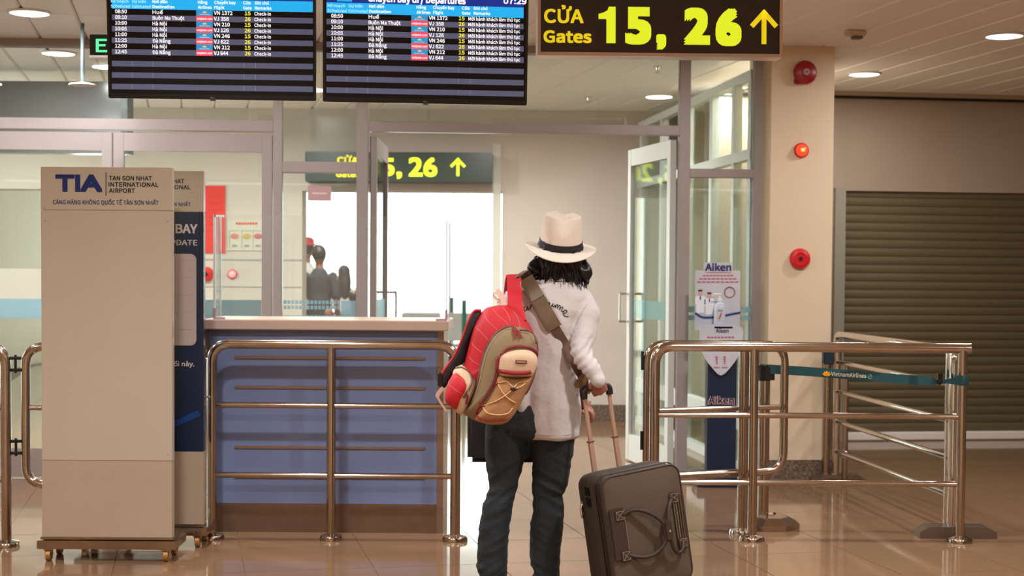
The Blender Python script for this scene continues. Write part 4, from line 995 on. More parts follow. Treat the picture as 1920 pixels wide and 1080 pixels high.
M = M_at(436, 514); t = thing('strobe_light', 'lit red alarm lamp on the pale wall behind the acrylic screen', 'alarm light', M=M)
bm = NB(); lathe(bm, [(.045, 0), (.045, .012), (.036, .016)], M, 24); obj('base_ring', bm, bred, t, smooth='auto')
bm = NB(); lathe(bm, [(.036, .012), (.03, .03), (.015, .04), (.001, .042)], M, 24); obj('lens', bm, mat('strobe_lens_pale', (255, 150, 150), .2, emit=1.0), t, smooth=True)
bm = NB(); box(bm, (-3.28, YB-.008, W(440, 538, YB).z), (-1.98, YB, W(440, 536.5, YB).z)); box(bm, (-3.28, YB-.008, W(440, 488, YB).z), (-1.98, YB, W(440, 485.5, YB).z)); obj('trim_8', bm, mat('wall_seam', (170, 166, 156), .7), kind='structure')
# frosted notice stuck on the fixed pane
t = thing('pane_notice', 'small faded pink notice stuck high on the fixed glass pane', 'notice', M=GWM)
bm = NB(); a, b = gw(577)[0], gw(621)[0]; box(bm, (a, -.008, 1.87), (b, -.0045, 1.97), GWM); obj('sheet', bm, mat('notice_pink', (196, 158, 158), .5), t)
bm = NB(); box(bm, (a+.03, -.0088, 1.915), (b-.03, -.0079, 1.925), GWM); obj('print_line', bm, mat('notice_white', (230, 215, 215), .5), t)
# waiting area beyond the opening
def bench(x, y, nseat, label):
    t = thing('waiting_bench', label, 'bench', (x, y, 0), group=None)
    bm = NB(); box(bm, (x, y-.03, .36), (x+nseat*.6, y+.03, .40)); obj('beam', bm, steel, t)
    for k in range(nseat):
        xx = x+.04+k*.6; bm = NB(); box(bm, (xx, y-.25, .42), (xx+.52, y+.22, .46), bevel=.015); obj('seat', bm, aluw, t)
        bm = NB(); box(bm, (xx, y+.2, .48), (xx+.52, y+.24, .86), bevel=.015); obj('backrest', bm, aluw, t)
    for xx in (x+.1, x+nseat*.6-.1):
        bm = NB(); box(bm, (xx-.02, y-.28, 0), (xx+.02, y+.28, .03)); box(bm, (xx-.02, y-.02, .03), (xx+.02, y+.02, .36)); obj('leg', bm, steel, t)
bench(-1.5, 19.5, 2, 'pale waiting bench seen beyond the bright opening, behind the acrylic screen'); bench(.05, 21.0, 2, 'farther pale waiting bench in the bright hall, nearer the beige wall')
for px, y, lab in ((870, 18.5, 'thin green post in the bright hall beyond, left of the red backpack'), (845, 20.5, 'far thin green post in the bright hall, just right of the acrylic screen')):
    p = W(px, 600, y); t = thing('queue_post', lab, 'post', (p.x, y, 0))
    pipe('pole', [(p.x, y, .02), (p.x, y, 1.05)], .03, t, m=mat('post_green', (60, 130, 110), .4)); bm = NB(); flange(bm, p.x, y, .15, .03); obj('foot', bm, mat('post_green', (60, 130, 110), .4), t)

# ================================================================== PEOPLE
skin = mat('skin', (158, 104, 88), .5, noise_amt=.06, nscale=20)
def limb(bm, pts, rs, n=4, seg=14):
    """tapered limb with rounded ends"""
    p = smoothpts(pts, n); m = len(p)-1; k = len(rs)-1; r = []
    for i in range(len(p)):
        f = i/m*k; j = min(int(f), k-1); t = f-j; a, b = rs[j], rs[j+1]
        if not isinstance(a, tuple): a = (a, a)
        if not isinstance(b, tuple): b = (b, b)
        r.append((a[0]*(1-t)+b[0]*t, a[1]*(1-t)+b[1]*t))
    tube(bm, p, r, seg)
    for q, rr in ((p[0], r[0]), (p[-1], r[-1])): ellipsoid(bm, q, (max(rr)*.98 if False else min(rr), min(rr), min(rr)), u=12, v=8)
def hand(bm, wrist, dirv, palmn, size=.17, curl=1.0, spread=.006, sgn=1):
    """palm, four unequal curling fingers and a thumb leaving the side of the palm"""
    d = Vector(dirv).normalized(); n = Vector(palmn); n = (n-d*n.dot(d)).normalized(); s = d.cross(n)*sgn
    wrist = Vector(wrist); pl = size*.5
    bw = size*.20
    limb(bm, [wrist, wrist+d*pl*.5, wrist+d*pl], [(bw*.75, .016), (bw*1.05, .015), (bw*1.1, .013)], 3, 12)
    for i, (off, ln) in enumerate(((-1.5, .40), (-.5, .47), (.5, .44), (1.5, .33))):
        base = wrist+d*pl*.92+s*off*(bw*.5); ln *= size; pts = [base-d*.01]; dd = d.copy(); p = base
        for q in range(3):
            a = curl*(.55+.25*q); dd = (Matrix.Rotation(a, 3, d.cross(n)) @ dd).normalized(); p = p+dd*ln/3*(1.1-.1*q); pts.append(p)
        limb(bm, pts, [.0088, .0082, .0072], 3, 8)
    b = wrist+d*pl*.25-s*bw*.8; e = b-s*.022+d*.03+n*.008; limb(bm, [b, e, e+d*.026+n*.014*curl+s*.004], [.012, .0098, .0078], 3, 8)
def face(bm, c, fwd, s=1.0):
    """adds nose, brow, chin, lips and ears to a head at c facing fwd"""
    f = Vector(fwd).normalized(); up = Vector((0, 0, 1)); up = (up-f*up.dot(f)).normalized(); r = f.cross(up)
    limb(bm, [c+f*.088*s+up*.018*s, c+f*.103*s-up*.012*s], [.007*s, .012*s], 3, 8)
    ellipsoid(bm, c+f*.086*s-up*.042*s, (.022*s, .01*s, .006*s)); ellipsoid(bm, c+f*.074*s-up*.078*s, (.024*s, .02*s, .018*s))
    for q in (-1, 1):
        ellipsoid(bm, c+r*.072*s*q-up*.005*s, (.008*s, .016*s, .028*s)); ellipsoid(bm, c+f*.080*s+r*.03*s*q+up*.03*s, (.02*s, .008*s, .006*s))
def eyes(c, fwd, parent, s=1.0):
    f = Vector(fwd).normalized(); up = Vector((0, 0, 1)); up = (up-f*up.dot(f)).normalized(); r = f.cross(up)
    for q in (-1, 1):
        bm = NB(); ellipsoid(bm, c+f*.083*s+r*.03*s*q+up*.012*s, (.012*s, .008*s, .007*s), u=12, v=8); obj('eye', bm, mat('eye_dark', (30, 20, 18), .2), parent, smooth=True)
def wrinkle(amp, freq, stretch=(1, 1, 1), seed=0, ridged=True):
    def f(b):
        for v in b.verts:
            p = Vector((v.co.x*stretch[0], v.co.y*stretch[1], v.co.z*stretch[2]))*freq+Vector((seed, 0, 0))
            q = noise.noise(p)
            if ridged: q = 0.5-abs(q)*2
            q += .4*noise.noise(p*2.1)
            v.co += v.normal*q*amp
    return f

# ---- the traveller, seen from behind. px(…) turns photo-scale columns into metres at her depth
YP = 6.5
def px(x, y, Y=YP): return W(x, y, Y)
per = thing('person', 'person in white fedora, pale shirt and dark jeans standing with their back to us', 'person', (px(975, 1112).x, YP, 0))
HC = px(1050, 478, 6.53)                                     # head centre
hf = Vector((.03, 1, -.42)).normalized()
def body():
    b = NB()
    limb(b, [px(1046, 548), px(1048, 515, 6.5), HC+Vector((0, -.01, -.04))], [.056, .05, .052], 4)
    ellipsoid(b, HC, (.072, .09, .105), Matrix.Rotation(-.35, 4, 'X')); ellipsoid(b, HC+hf*.03-Vector((0, 0, .045)), (.055, .06, .06))
    face(b, HC, hf)
    loft(b, [(px(1035, 540).x, YP, px(1035, 540).z, .06, .05), (px(1030, 560).x, YP, px(0, 560).z, .15, .07), (px(1022, 620).x, YP, px(0, 620).z, .125, .09), (px(1015, 690).x, YP, px(0, 690).z, .11, .08),
             (px(1000, 750).x, YP, px(0, 750).z, .145, .09), (px(995, 810).x, YP, px(0, 810).z, .15, .1)])
    for (x0, x1, x2, x3) in ((948, 944, 933, 925), (1035, 1032, 1027, 1021)):
        limb(b, [px(x0, 800), px(x1, 890, 6.5), px(x2, 950, 6.5), px(x3, 1085, 6.5)], [.07, .048, .042, .034], 5)
        f0_ = px(x3, 1100, 6.52); f0_.z = .035; limb(b, [f0_, f0_+Vector((0, .15, -.005))], [.032, .028], 4)
    # right arm reaching down to the handle, left arm bent across the front
    limb(b, [px(1090, 570), px(1093, 625, 6.44), px(1090, 666, 6.38), px(1108, 694, 6.35), px(1120, 712, 6.345)], [.040, .036, .032, .028, .024], 5)
    limb(b, [px(952, 568), px(944, 630, 6.52), px(948, 690, 6.55), px(1010, 745, 6.68), px(1070, 752, 6.69)], [.047, .042, .036, .03, .024], 5)
    hand(b, px(1118, 708, 6.345), (.18, .35, -.55), (-.2, 1, .1), .165, 1.15, sgn=1)
    hand(b, px(1072, 752, 6.69), (.9, -.12, -.35), (0, .2, -1), .165, .7, sgn=1)
    return b
bb = remesh_bm(body(), .0055, 3)
bd = obj('body', bb, skin, per, smooth=True)
eyes(HC, hf, per)

# shirt: torso and sleeves as one cloth surface
shirtm = mat('shirt_cotton', (194, 188, 187), .85, noise_amt=.05, nscale=6, bump=.4, bscale=28)
def tors(yl, x0, x1, ry, dy=0.0, Y=YP): a, b = px(x0, yl, Y), px(x1, yl, Y); return ((a.x+b.x)/2, Y+dy, a.z, (b.x-a.x)/2, ry)
b = NB()
loft(b, [tors(512, 1018, 1080, .055, .015), tors(520, 1008, 1086, .062, .01), tors(530, 985, 1092, .07), tors(542, 955, 1102, .08), tors(556, 940, 1112, .092), tors(580, 940, 1108, .105), tors(610, 950, 1090, .115),
         tors(640, 958, 1078, .12), tors(680, 962, 1078, .122), tors(720, 966, 1084, .128), tors(760, 970, 1089, .132), tors(795, 972, 1088, .132), tors(815, 980, 1086, .13), tors(821, 988, 1080, .12)], 40, 2.3)
limb(b, [px(1092, 562), px(1101, 590, 6.46), px(1094, 632, 6.42), px(1090, 665, 6.38), px(1107, 690, 6.35), px(1120, 708, 6.345)], [.05, .057, .05, .047, .04, .033], 6, 18)
limb(b, [px(962, 562), px(951, 590, 6.5), px(944, 640, 6.52), px(948, 690, 6.55), px(1005, 735, 6.66), px(1052, 750, 6.69)], [.05, .058, .054, .052, .044, .036], 6, 18)
# cuffs hang open a little
limb(b, [px(1115, 702, 6.345), px(1122, 714, 6.335)], [.032, .035], 4, 16)
# a fold of cloth sticking out below the backpack
limb(b, [px(985, 700, 6.40), px(978, 760, 6.40), px(972, 775, 6.41)], [.03, .028, .01], 5)
def shirt_post(bm_):
    wr = wrinkle(.0035, 9, (1, 1, .8), 3); wr(bm_)
    for v in bm_.verts:                                   # bigger drapery: soft vertical falls below, rings at the elbow
        p = v.co; q = noise.noise(Vector((p.x*16, p.y*5, p.z*2.2)))
        if p.z < 1.15: v.co += v.normal*q*.009*min(1, (1.15-p.z)*3)
        e = px(1094, 672, 6.42); dd = (p-e).length
        if dd < .13 and p.x > e.x-.06:
            t_ = (p-e).dot(Vector((.55, 0, -.83))); v.co += v.normal*math.sin(t_*170+p.x*60+noise.noise(p*14)*3)*.0075*(1-dd/.13)
        if p.z > 1.12 and p.y < YP:                       # yoke seam and creases running from the shoulder
            v.co += v.normal*noise.noise(Vector((p.x*9+p.z*12, 0, p.z*9-p.x*4)))*.006
sb = remesh_bm(b, .006, 5, shirt_post)
shirt_tree = BVHTree.FromBMesh(sb)
sh_o = obj('shirt', sb, shirtm, per, smooth=True)
bm = NB(); ringp = [px(1047, 514, 6.5)+Vector((math.cos(a)*.068, math.sin(a)*.062, .012*math.sin(a)+.004)) for a in (2*math.pi*k/28 for k in range(28))]
rr = [(-.004, -.004), (.004, .0)]; r0 = [bm.verts.new(p+Vector((0, 0, -.022))) for p in ringp]; r1 = [bm.verts.new(p*1.0+Vector((0, 0, .022))-(p-px(1047, 514, 6.5))*.06) for p in ringp]; r2 = [bm.verts.new(p+(p-px(1047, 514, 6.5))*.13+Vector((0, 0, -.02))) for p in ringp]
ring_bridge(bm, r0, r1); ring_bridge(bm, r1, r2); obj('collar', bm, shirtm, sh_o, smooth=True)
# embroidered script on the back
Z3 = lambda pts: [(940+x/4.695, 470+y/4.695) for x, y in pts]
strokes = [[(205, 490), (201, 515), (209, 530), (221, 520), (233, 488), (231, 512), (240, 522), (250, 505)], [(258, 478), (254, 512), (263, 480), (276, 466), (286, 474), (282, 495), (290, 504), (300, 490)],
           [(305, 466), (300, 492), (308, 503), (318, 480)], [(322, 455), (318, 490), (322, 520)],
           [(412, 462), (420, 454), (428, 466)], [(428, 466), (426, 484), (436, 492), (449, 478), (457, 463), (452, 484), (462, 492), (474, 476)],
           [(474, 476), (476, 500), (486, 478), (496, 474), (498, 490), (495, 508), (505, 486), (516, 482), (518, 498), (512, 520), (524, 502), (536, 494), (540, 506), (530, 528), (536, 536), (548, 530)],
           [(548, 550), (568, 548), (578, 532), (568, 522), (552, 532), (545, 554), (556, 572), (574, 580), (592, 576)]]
bm = NB()
for s_ in strokes:
    p = smoothpts([Vector((x, y, 0)) for x, y in Z3(s_)], 5); tube(bm, [drape(q.x, q.y, [shirt_tree], .0015, 6.38) for q in p], .0017, 5)
obj('script_embroidery', bm, mat('thread_black', (22, 22, 26), .7), sh_o, kind='stuff')
bm = NB(); hem = [drape(x, y, [shirt_tree], .001, 6.38) for x, y in ((984, 806), (1000, 813), (1030, 816), (1060, 816), (1080, 811))]
tube(bm, smoothpts(hem, 4), .0016, 5); yk = [drape(x, y, [shirt_tree], .001, 6.38) for x, y in ((1108, 560), (1098, 575), (1088, 592), (1080, 608), (1074, 622))]; tube(bm, smoothpts(yk, 4), .0014, 5)
obj('seam', bm, mat('shirt_seam', (176, 164, 156), .9), sh_o, kind='stuff')

# jeans
jeanm = mat('dark_denim', (27, 34, 38), .85, noise_amt=.35, nscale=9, bump=.4, bscale=320, stretch=(1, 1, .5))
def legsec(b, rows, dy):
    secs = []
    for (y, x0, x1) in rows:
        a, c = px(x0, y), px(x1, y); secs.append(((a.x+c.x)/2, YP+dy, a.z, (c.x-a.x)/2, max((c.x-a.x)/2*1.06, .055)))
    loft(b, secs, 28, 2.2)
b = NB()
legsec(b, [(778, 914, 996), (820, 909, 992), (850, 909, 986), (880, 912, 979), (905, 917, 971), (925, 914, 966), (950, 904, 960), (985, 898, 956), (1030, 895, 952), (1062, 894, 950), (1080, 900, 950), (1100, 897, 953), (1108, 899, 955)], 0)
legsec(b, [(778, 988, 1082), (820, 993, 1078), (850, 998, 1075), (880, 998, 1069), (910, 998, 1063), (930, 1000, 1054), (955, 998, 1057), (985, 994, 1056), (1040, 993, 1050), (1075, 998, 1047), (1098, 992, 1052), (1108, 993, 1053)], 0)
loft(b, [tors(745, 915, 1078, .10), tors(770, 911, 1083, .118), tors(800, 909, 1082, .122), tors(815, 910, 1078, .11), tors(824, 925, 1066, .07)], 36, 2.2)
def jean_post(bm_):
    for v in bm_.verts:
        p = v.co
        k = math.exp(-((p.z-.42)/.13)**2)*.9+math.exp(-((p.z-.08)/.07)**2)+.28      # bunching at knee and ankle
        side = 1 if p.x > px(985, 900).x else -1
        q = noise.noise(Vector((p.x*5+side*7, p.y*6, p.z*22+p.x*14*side)))
        v.co += v.normal*(.009*k*(.4-abs(q)*1.6)+.002*noise.noise(p*40))
jb = remesh_bm(b, .0065, 5, jean_post); jean_tree = BVHTree.FromBMesh(jb)
jo = obj('jeans', jb, jeanm, per, smooth=True)
bm = NB()
for pl_ in ([(920, 796), (930, 812), (945, 816), (958, 814), (960, 796)],): tube(bm, [drape(x, y, [jean_tree], .001, 6.4) for x, y in pl_], .0012, 4)
for pl_ in ([(1008, 850), (1030, 848), (1055, 851)],): tube(bm, [drape(x, y, [jean_tree], .001, 6.4) for x, y in pl_], .0012, 4)
obj('pocket_stitching', bm, mat('denim_thread', (50, 62, 66), .8), jo, kind='stuff')
for x3 in (924, 1021):
    c = px(x3, 1100, 6.5); s_ = thing('shoe', None, None, (0, 0, 0)) if False else None
    bm = NB(); b = NB()
    limb(b, [Vector((c.x, 6.47, .045)), Vector((c.x, 6.56, .045)), Vector((c.x, 6.68, .035))], [(.042, .042), (.044, .04), (.034, .03)], 6)
    bm.free(); so = obj('shoe', remesh_bm(b, .006, 3), mat('shoe_canvas', (60, 60, 64), .7), per, smooth=True)
    bm = NB(); loft(bm, [(c.x, 6.575, 0.0, .046, .15), (c.x, 6.575, .018, .047, .152)], 28, 2.6); obj('sole', bm, mat('shoe_sole', (214, 208, 200), .6), so, smooth='auto')

# hair: a dense mass of wavy locks around the head
hairm = mat('black_hair', (14, 10, 10), .42, noise_amt=.3, nscale=30, spec=.4)
b = NB(); ellipsoid(b, HC+Vector((0, -.012, .01)), (.098, .102, .115), u=24, v=16)
loft(b, [(HC.x, 6.52, px(0, 528).z, .075, .07), (HC.x+.0, 6.515, px(0, 515).z, .105, .085), (HC.x, 6.52, px(0, 495).z, .118, .1), (HC.x, 6.52, px(0, 475).z, .11, .1)], 32)
limb(b, [px(1080, 495, 6.5), px(1098, 512, 6.47), px(1101, 528, 6.46)], [.035, .03, .012], 5)
limb(b, [px(1015, 495, 6.5), px(1000, 505, 6.46), px(995, 516, 6.45)], [.035, .03, .014], 5)
def hair_post(bm_):
    for v in bm_.verts:
        p = v.co; a = math.atan2(p.y-6.52, p.x-HC.x)
        v.co += v.normal*(.006*math.sin(a*16+noise.noise(p*12)*5+p.z*30)+.004*noise.noise(p*45))
hb = remesh_bm(b, .005, 3, hair_post); hair_tree = BVHTree.FromBMesh(hb)
ho = obj('hair', hb, hairm, per, smooth=True)
bm = NB(); rnd = random.Random(3)
for k in range(150):
    a = rnd.uniform(math.pi*.98, math.pi*2.02); x0 = HC.x+math.cos(a)*.10; y0 = 6.52+math.sin(a)*.088; z0 = px(0, 490).z+rnd.uniform(-.02, .02)
    L = rnd.uniform(.06, .115)*(1.12 if math.cos(a) > .55 else .95 if math.cos(a) < -.5 else .72); ph = rnd.uniform(0, 6); outw = rnd.uniform(-.004, .03)
    pts = [Vector((x0+math.cos(a)*(outw*t+.006*math.sin(t*6+ph)), y0+math.sin(a)*(outw*t*.5)-.006*t, z0-L*t)) for t in (0, .25, .5, .75, 1)]
    r_ = rnd.uniform(.0028, .006); tube(bm, smoothpts(pts, 3), [r_*(1-.85*i/12) for i in range(13)], 5)
for k in range(26):                                      # loose wisps over the collar
    x = rnd.uniform(1022, 1075); p0 = drape(x, 505, [shirt_tree, hair_tree], .004, 6.42); p1 = drape(x+rnd.uniform(-10, 10), rnd.uniform(516, 527), [shirt_tree], .004, 6.42); m_ = (p0+p1)/2+Vector((rnd.uniform(-.01, .01), -.008, 0))
    tube(bm, smoothpts([p0, m_, p1], 4), .0009, 4)
obj('locks', bm, hairm, ho, smooth=True, kind='stuff')

# hat
hatm = mat('straw_white', (232, 220, 206), .75, noise_amt=.05, nscale=5, bump=.5, bscale=420)
HM = Matrix.Translation(px(1051, 463, 6.52)) @ Matrix.Rotation(rad(4.5), 4, 'Y') @ Matrix.Rotation(rad(15), 4, 'X')
hat = thing('hat', None, None, M=HM); hat.parent = per; hat.matrix_world = HM; hat.name = 'hat'; WM[hat.name] = HM
bpy.context.view_layer.update()
def hp(x, y, z): return HM @ Vector((x, y, z))
bm = NB(); seg = 56; rows = []
for j in range(9):                                        # brim, upper face then underside
    t_ = j/8
    rows.append([(math.cos(a)*(.092+(.156-.092)*t_), math.sin(a)*(.106+(.168-.106)*t_), -.024*t_**1.4*(max(0, -math.sin(a))**2)+.004*t_*abs(math.cos(a))**2-.012*t_*max(0, math.sin(a))) for a in (2*math.pi*k/seg for k in range(seg))])
v0 = [[bm.verts.new(hp(*p)) for p in r] for r in rows]; v1 = [[bm.verts.new(hp(p[0], p[1], p[2]-.0035)) for p in r] for r in rows]
for a, b_ in zip(v0, v0[1:]): ring_bridge(bm, a, b_)
for a, b_ in zip(v1, v1[1:]): ring_bridge(bm, b_, a)
ring_bridge(bm, v0[-1], v1[-1]); ring_bridge(bm, v1[0], v0[0]); obj('brim', bm, hatm, hat, smooth='auto')
bm = NB(); crown = []
Hc = .150
for j in range(15):
    t_ = j/14; rx = .093-.006*t_-.008*t_**3; ry = .107-.010*t_-.016*t_**3
    crown.append([(math.cos(a)*rx, math.sin(a)*ry, Hc*t_*.93) for a in (2*math.pi*k/seg for k in range(seg))])
for j in range(1, 9):
    t_ = j/9; rx = .079*math.cos(t_*math.pi/2)**.7; ry = .081*math.cos(t_*math.pi/2)**.75
    crown.append([(math.cos(a)*rx, math.sin(a)*ry, Hc*(.93+.07*math.sin(t_*math.pi/2))) for a in (2*math.pi*k/seg for k in range(seg))])
def dent(p):
    x, y, z = p; k = max(0, (z-Hc*.45)/(Hc*.55))
    z2 = z-k*.019*math.exp(-((x-.006)/.024)**2)*(1 if y < .08 else .6)
    s = 1-.10*k**2*math.exp(-((y-.07)/.05)**2)
    y2 = y+k*.014*math.exp(-((x-.004)/.035)**2) if y < -.03 else y
    return (x*s, y2, z2)
cv = [[bm.verts.new(hp(*dent(p))) for p in r] for r in crown]
for a, b_ in zip(cv, cv[1:]): ring_bridge(bm, a, b_)
bm.faces.new(cv[-1]); obj('crown', bm, hatm, hat, smooth=True)
bm = NB(); r0 = []
for z, e in ((.004, .0012), (.004, .004), (.033, .0035), (.033, .0005)):
    t_ = z/(Hc*.93); r0.append([bm.verts.new(hp(math.cos(a)*(.093-.010*t_+e), math.sin(a)*(.107-.012*t_+e), z+.004*math.sin(a))) for a in (2*math.pi*k/seg for k in range(seg))])
for a, b_ in zip(r0, r0[1:]): ring_bridge(bm, a, b_)
ring_bridge(bm, r0[-1], r0[0]); obj('hat_band', bm, mat('ribbon_black', (16, 14, 16), .7), hat, smooth='auto')

# ================================================================== SHOULDER BAG (strap across the back, bag in front of the hips)
strapm = mat('strap_brown', (92, 66, 46), .55, noise_amt=.12, nscale=30, bump=.3, bscale=300); padm = mat('strap_pad', (104, 84, 62), .5, noise_amt=.1, nscale=30); bagm = mat('bag_black', (16, 15, 18), .7)
bx0, bx1 = px(877, 800, 6.78).x, px(1003, 800, 6.78).x
t = thing('shoulder_bag', 'black shoulder bag hanging in front of the traveller on a wide brown strap', 'bag', ((bx0+bx1)/2, 6.78, px(0, 858, 6.78).z))
bm = NB(); box(bm, (bx0, 6.715, px(0, 858, 6.78).z), (bx1+.09, 6.84, px(0, 745, 6.78).z), bevel=.022); obj('bag_body', bm, bagm, t, smooth='auto')
bm = NB(); box(bm, (bx0+.01, 6.835, px(0, 835, 6.78).z), (bx1+.08, 6.85, px(0, 750, 6.78).z), bevel=.006); obj('flap', bm, bagm, t)
sp = [(978, 513), (990, 530), (1003, 552), (1018, 578), (1032, 602), (1046, 625), (1060, 648), (1074, 672), (1085, 693)]
bp2 = [drape(x, y, [shirt_tree], .005, 6.39) for x, y in sp]
front = [px(1093, 708, 6.47), px(1094, 735, 6.56), px(1082, 770, 6.66), Vector((bx1+.06, 6.76, px(0, 760, 6.78).z))]
over = [Vector((bx0+.03, 6.76, px(0, 755, 6.78).z)), px(935, 690, 6.68), px(955, 580, 6.61), px(966, 524, 6.55)]
full = smoothpts(over+bp2+front, 5)
sd = Vector((.86, 0, .5))
bm = NB(); ribbon(bm, full, .044, .004, sd); obj('strap', bm, strapm, t, smooth='auto')
pp = smoothpts([drape(x, y, [shirt_tree], .0105, 6.385) for x, y in sp[:6]], 5)[:24]
bm = NB(); ribbon(bm, pp, .066, .006, sd); pd = obj('strap_pad', bm, padm, t, smooth='auto')
bm = NB(); q = [drape(x, y, [shirt_tree], .016, 6.38) for x, y in ((986, 522), (998, 543), (1008, 560))]; ribbon(bm, smoothpts(q, 4), .064, .004, sd); obj('pad_patch', bm, mat('patch_olive', (104, 92, 70), .5), pd, smooth='auto')
bm = NB(); q = px(1090, 716, 6.43); box(bm, (-.02, -.006, -.03), (.02, .006, .03), Matrix.Translation(q) @ Matrix.Rotation(.5, 4, 'Y'), bevel=.003); obj('strap_buckle', bm, mat('buckle_tan', (120, 90, 50), .45), t)

# ================================================================== BACKPACK
YK = 6.2
K = lambda pts, Y=YK: [W(810+x/3.373, 500+y/3.373, Y) for x, y in pts]
redf = mat('pack_red', (188, 14, 32), .6, noise_amt=.1, nscale=8, bump=.3, bscale=300); khaki = mat('pack_khaki', (132, 112, 78), .7, noise_amt=.1, nscale=8, bump=.3, bscale=300)
cream = mat('pack_cream', (206, 176, 146), .65, noise_amt=.05, nscale=9, bump=.25, bscale=300); meshm = mat('pack_mesh', (172, 124, 78), .7, noise_amt=.12, nscale=160, bump=.6, bscale=420)
padb = mat('pack_padding', (22, 16, 22), .8); pipem = mat('pack_piping', (136, 20, 32), .5); zipm = mat('zip_tape', (150, 128, 110), .5); zipd = mat('zip_dark', (96, 70, 60), .45)
t = thing('backpack', 'red, khaki and cream backpack slung on the left shoulder of the traveller', 'backpack', (K([(380, 900)])[0].x, YK, K([(380, 970)])[0].z))
bm = NB(); pillow(bm, K([(330, 268), (400, 248), (470, 240), (530, 258), (572, 300), (615, 362), (652, 440), (660, 560), (640, 680), (590, 800), (530, 900), (420, 962), (300, 962), (220, 920), (130, 860), (95, 800), (120, 740), (180, 690), (205, 600), (235, 480), (270, 360)]), 6.04, 6.37, 9, 3.2)
main_t = BVHTree.FromBMesh(bm); bo = obj('main_compartment', bm, redf, t, smooth=True)
bm = NB(); pillow(bm, K([(470, 378), (540, 372), (600, 392), (645, 430), (660, 500), (658, 600), (640, 680), (600, 770), (545, 870), (480, 950), (400, 968), (300, 962), (235, 930), (205, 905), (240, 850), (280, 740), (310, 620), (340, 520), (390, 430)]), 5.965, 6.20, 8, 3.2)
pan_t = BVHTree.FromBMesh(bm); obj('front_compartment', bm, khaki, t, smooth=True)
bm = NB(); pillow(bm, K([(432, 560), (470, 525), (540, 508), (610, 512), (652, 540), (664, 580), (650, 630), (622, 668), (520, 672), (428, 658)]), 5.925, 6.06, 7, 3.6)
pk_t = BVHTree.FromBMesh(bm); tp = obj('top_pocket', bm, cream, t, smooth=True)
bm = NB(); pillow(bm, K([(424, 664), (520, 682), (620, 676), (600, 740), (560, 830), (520, 905), (470, 955), (390, 966), (305, 950), (284, 925), (318, 880), (370, 800), (405, 730)]), 5.93, 6.06, 7, 3.2)
ms_t = BVHTree.FromBMesh(bm); mp_ = obj('mesh_pocket', bm, meshm, t, smooth=True)
bm = NB(); pillow(bm, K([(185, 612), (225, 632), (262, 672), (286, 712), (280, 760), (250, 830), (210, 912), (170, 908), (150, 870), (175, 780), (150, 700), (140, 650)]), 5.99, 6.18, 6, 3); sr_t = BVHTree.FromBMesh(bm)
obj('side_pocket_rim', bm, cream, t, smooth=True)
bm = NB(); pillow(bm, K([(160, 642), (205, 655), (238, 695), (242, 745), (215, 800), (195, 830), (165, 885), (125, 865), (92, 828), (98, 760), (125, 690)]), 5.97, 6.2, 6, 3); sp_t = BVHTree.FromBMesh(bm); spk = obj('side_pocket', bm, redf, t, smooth=True)
ALLT = [main_t, pan_t, pk_t, ms_t, sp_t, sr_t]
def dr(pts, off=.002, trees=ALLT, n_=5, Y=6.05):
    p = smoothpts([Vector((x, y, 0)) for x, y in pts], n_); return [drape(810+q.x/3.373, 500+q.y/3.373, trees, off, Y) for q in p]
def cord(name, pts, r_, m, parent=t, off=.002, trees=ALLT, kind=None, ret=False):
    bm = NB(); tube(bm, dr(pts, off, trees), r_, 7); return obj(name, bm, m, parent, smooth=True, kind=kind)
cord('main_zip', [(240, 855), (285, 745), (312, 625), (340, 525), (390, 440), (450, 392), (505, 380), (520, 388)], .0055, zipd)
cord('main_zip_edge', [(252, 862), (297, 750), (324, 630), (352, 532), (400, 450), (458, 402), (505, 392)], .003, zipm)
cord('main_zip', [(556, 402), (610, 408), (645, 436), (658, 485)], .0055, zipd); cord('main_zip_edge', [(556, 414), (606, 420), (636, 446), (648, 490)], .003, zipm)
cord('pocket_zip', [(438, 560), (470, 522), (540, 504), (612, 510), (655, 538), (664, 560)], .0065, mat('zip_red_brown', (122, 38, 38), .5))
cord('pocket_piping', [(425, 560), (418, 650), (400, 720), (360, 800), (310, 870), (283, 915), (290, 950), (340, 968), (400, 972), (470, 962)], .0045, pipem)
cord('pocket_zip_side', [(410, 570), (404, 660), (385, 730), (340, 812), (300, 870)], .0045, zipd)
cord('red_band', [(428, 660), (520, 674), (600, 672), (624, 664)], .0085, pipem)
cord('side_zip', [(150, 640), (190, 640), (232, 668), (252, 715), (240, 765), (215, 805), (200, 830)], .0048, zipd)
for nm, q in (('zip_pull', [(512, 396), (522, 425), (532, 455)]), ('zip_pull', [(538, 400), (552, 425), (568, 450)]), ('zip_pull', [(410, 585), (412, 620), (408, 655)]), ('zip_pull', [(224, 808), (222, 840), (218, 866)])):
    bm = NB(); p = dr(q, .008); ribbon(bm, p, .009, .004, Vector((1, 0, 0))); obj(nm, bm, pipem, t, smooth='auto')
bm = NB()
for q in ([(505, 378), (515, 398)], [(528, 392), (540, 402)], [(228, 778), (226, 808)]): tube(bm, dr(q, .007), .003, 6)
obj('zip_slider', bm, chrome, t, kind='stuff')
for q in ([(418, 735), (470, 728), (500, 750), (515, 770)], [(592, 725), (550, 735), (528, 752), (515, 770)], [(515, 772), (470, 810), (400, 852), (325, 880)], [(418, 745), (450, 800), (490, 840), (530, 862)],
          [(320, 885), (350, 925), (420, 938), (480, 928), (510, 895)], [(515, 775), (560, 760), (588, 740)]):
    cord('bungee_cord', q, .0022, mat('cord_tan', (214, 172, 124), .6), mp_, .003)
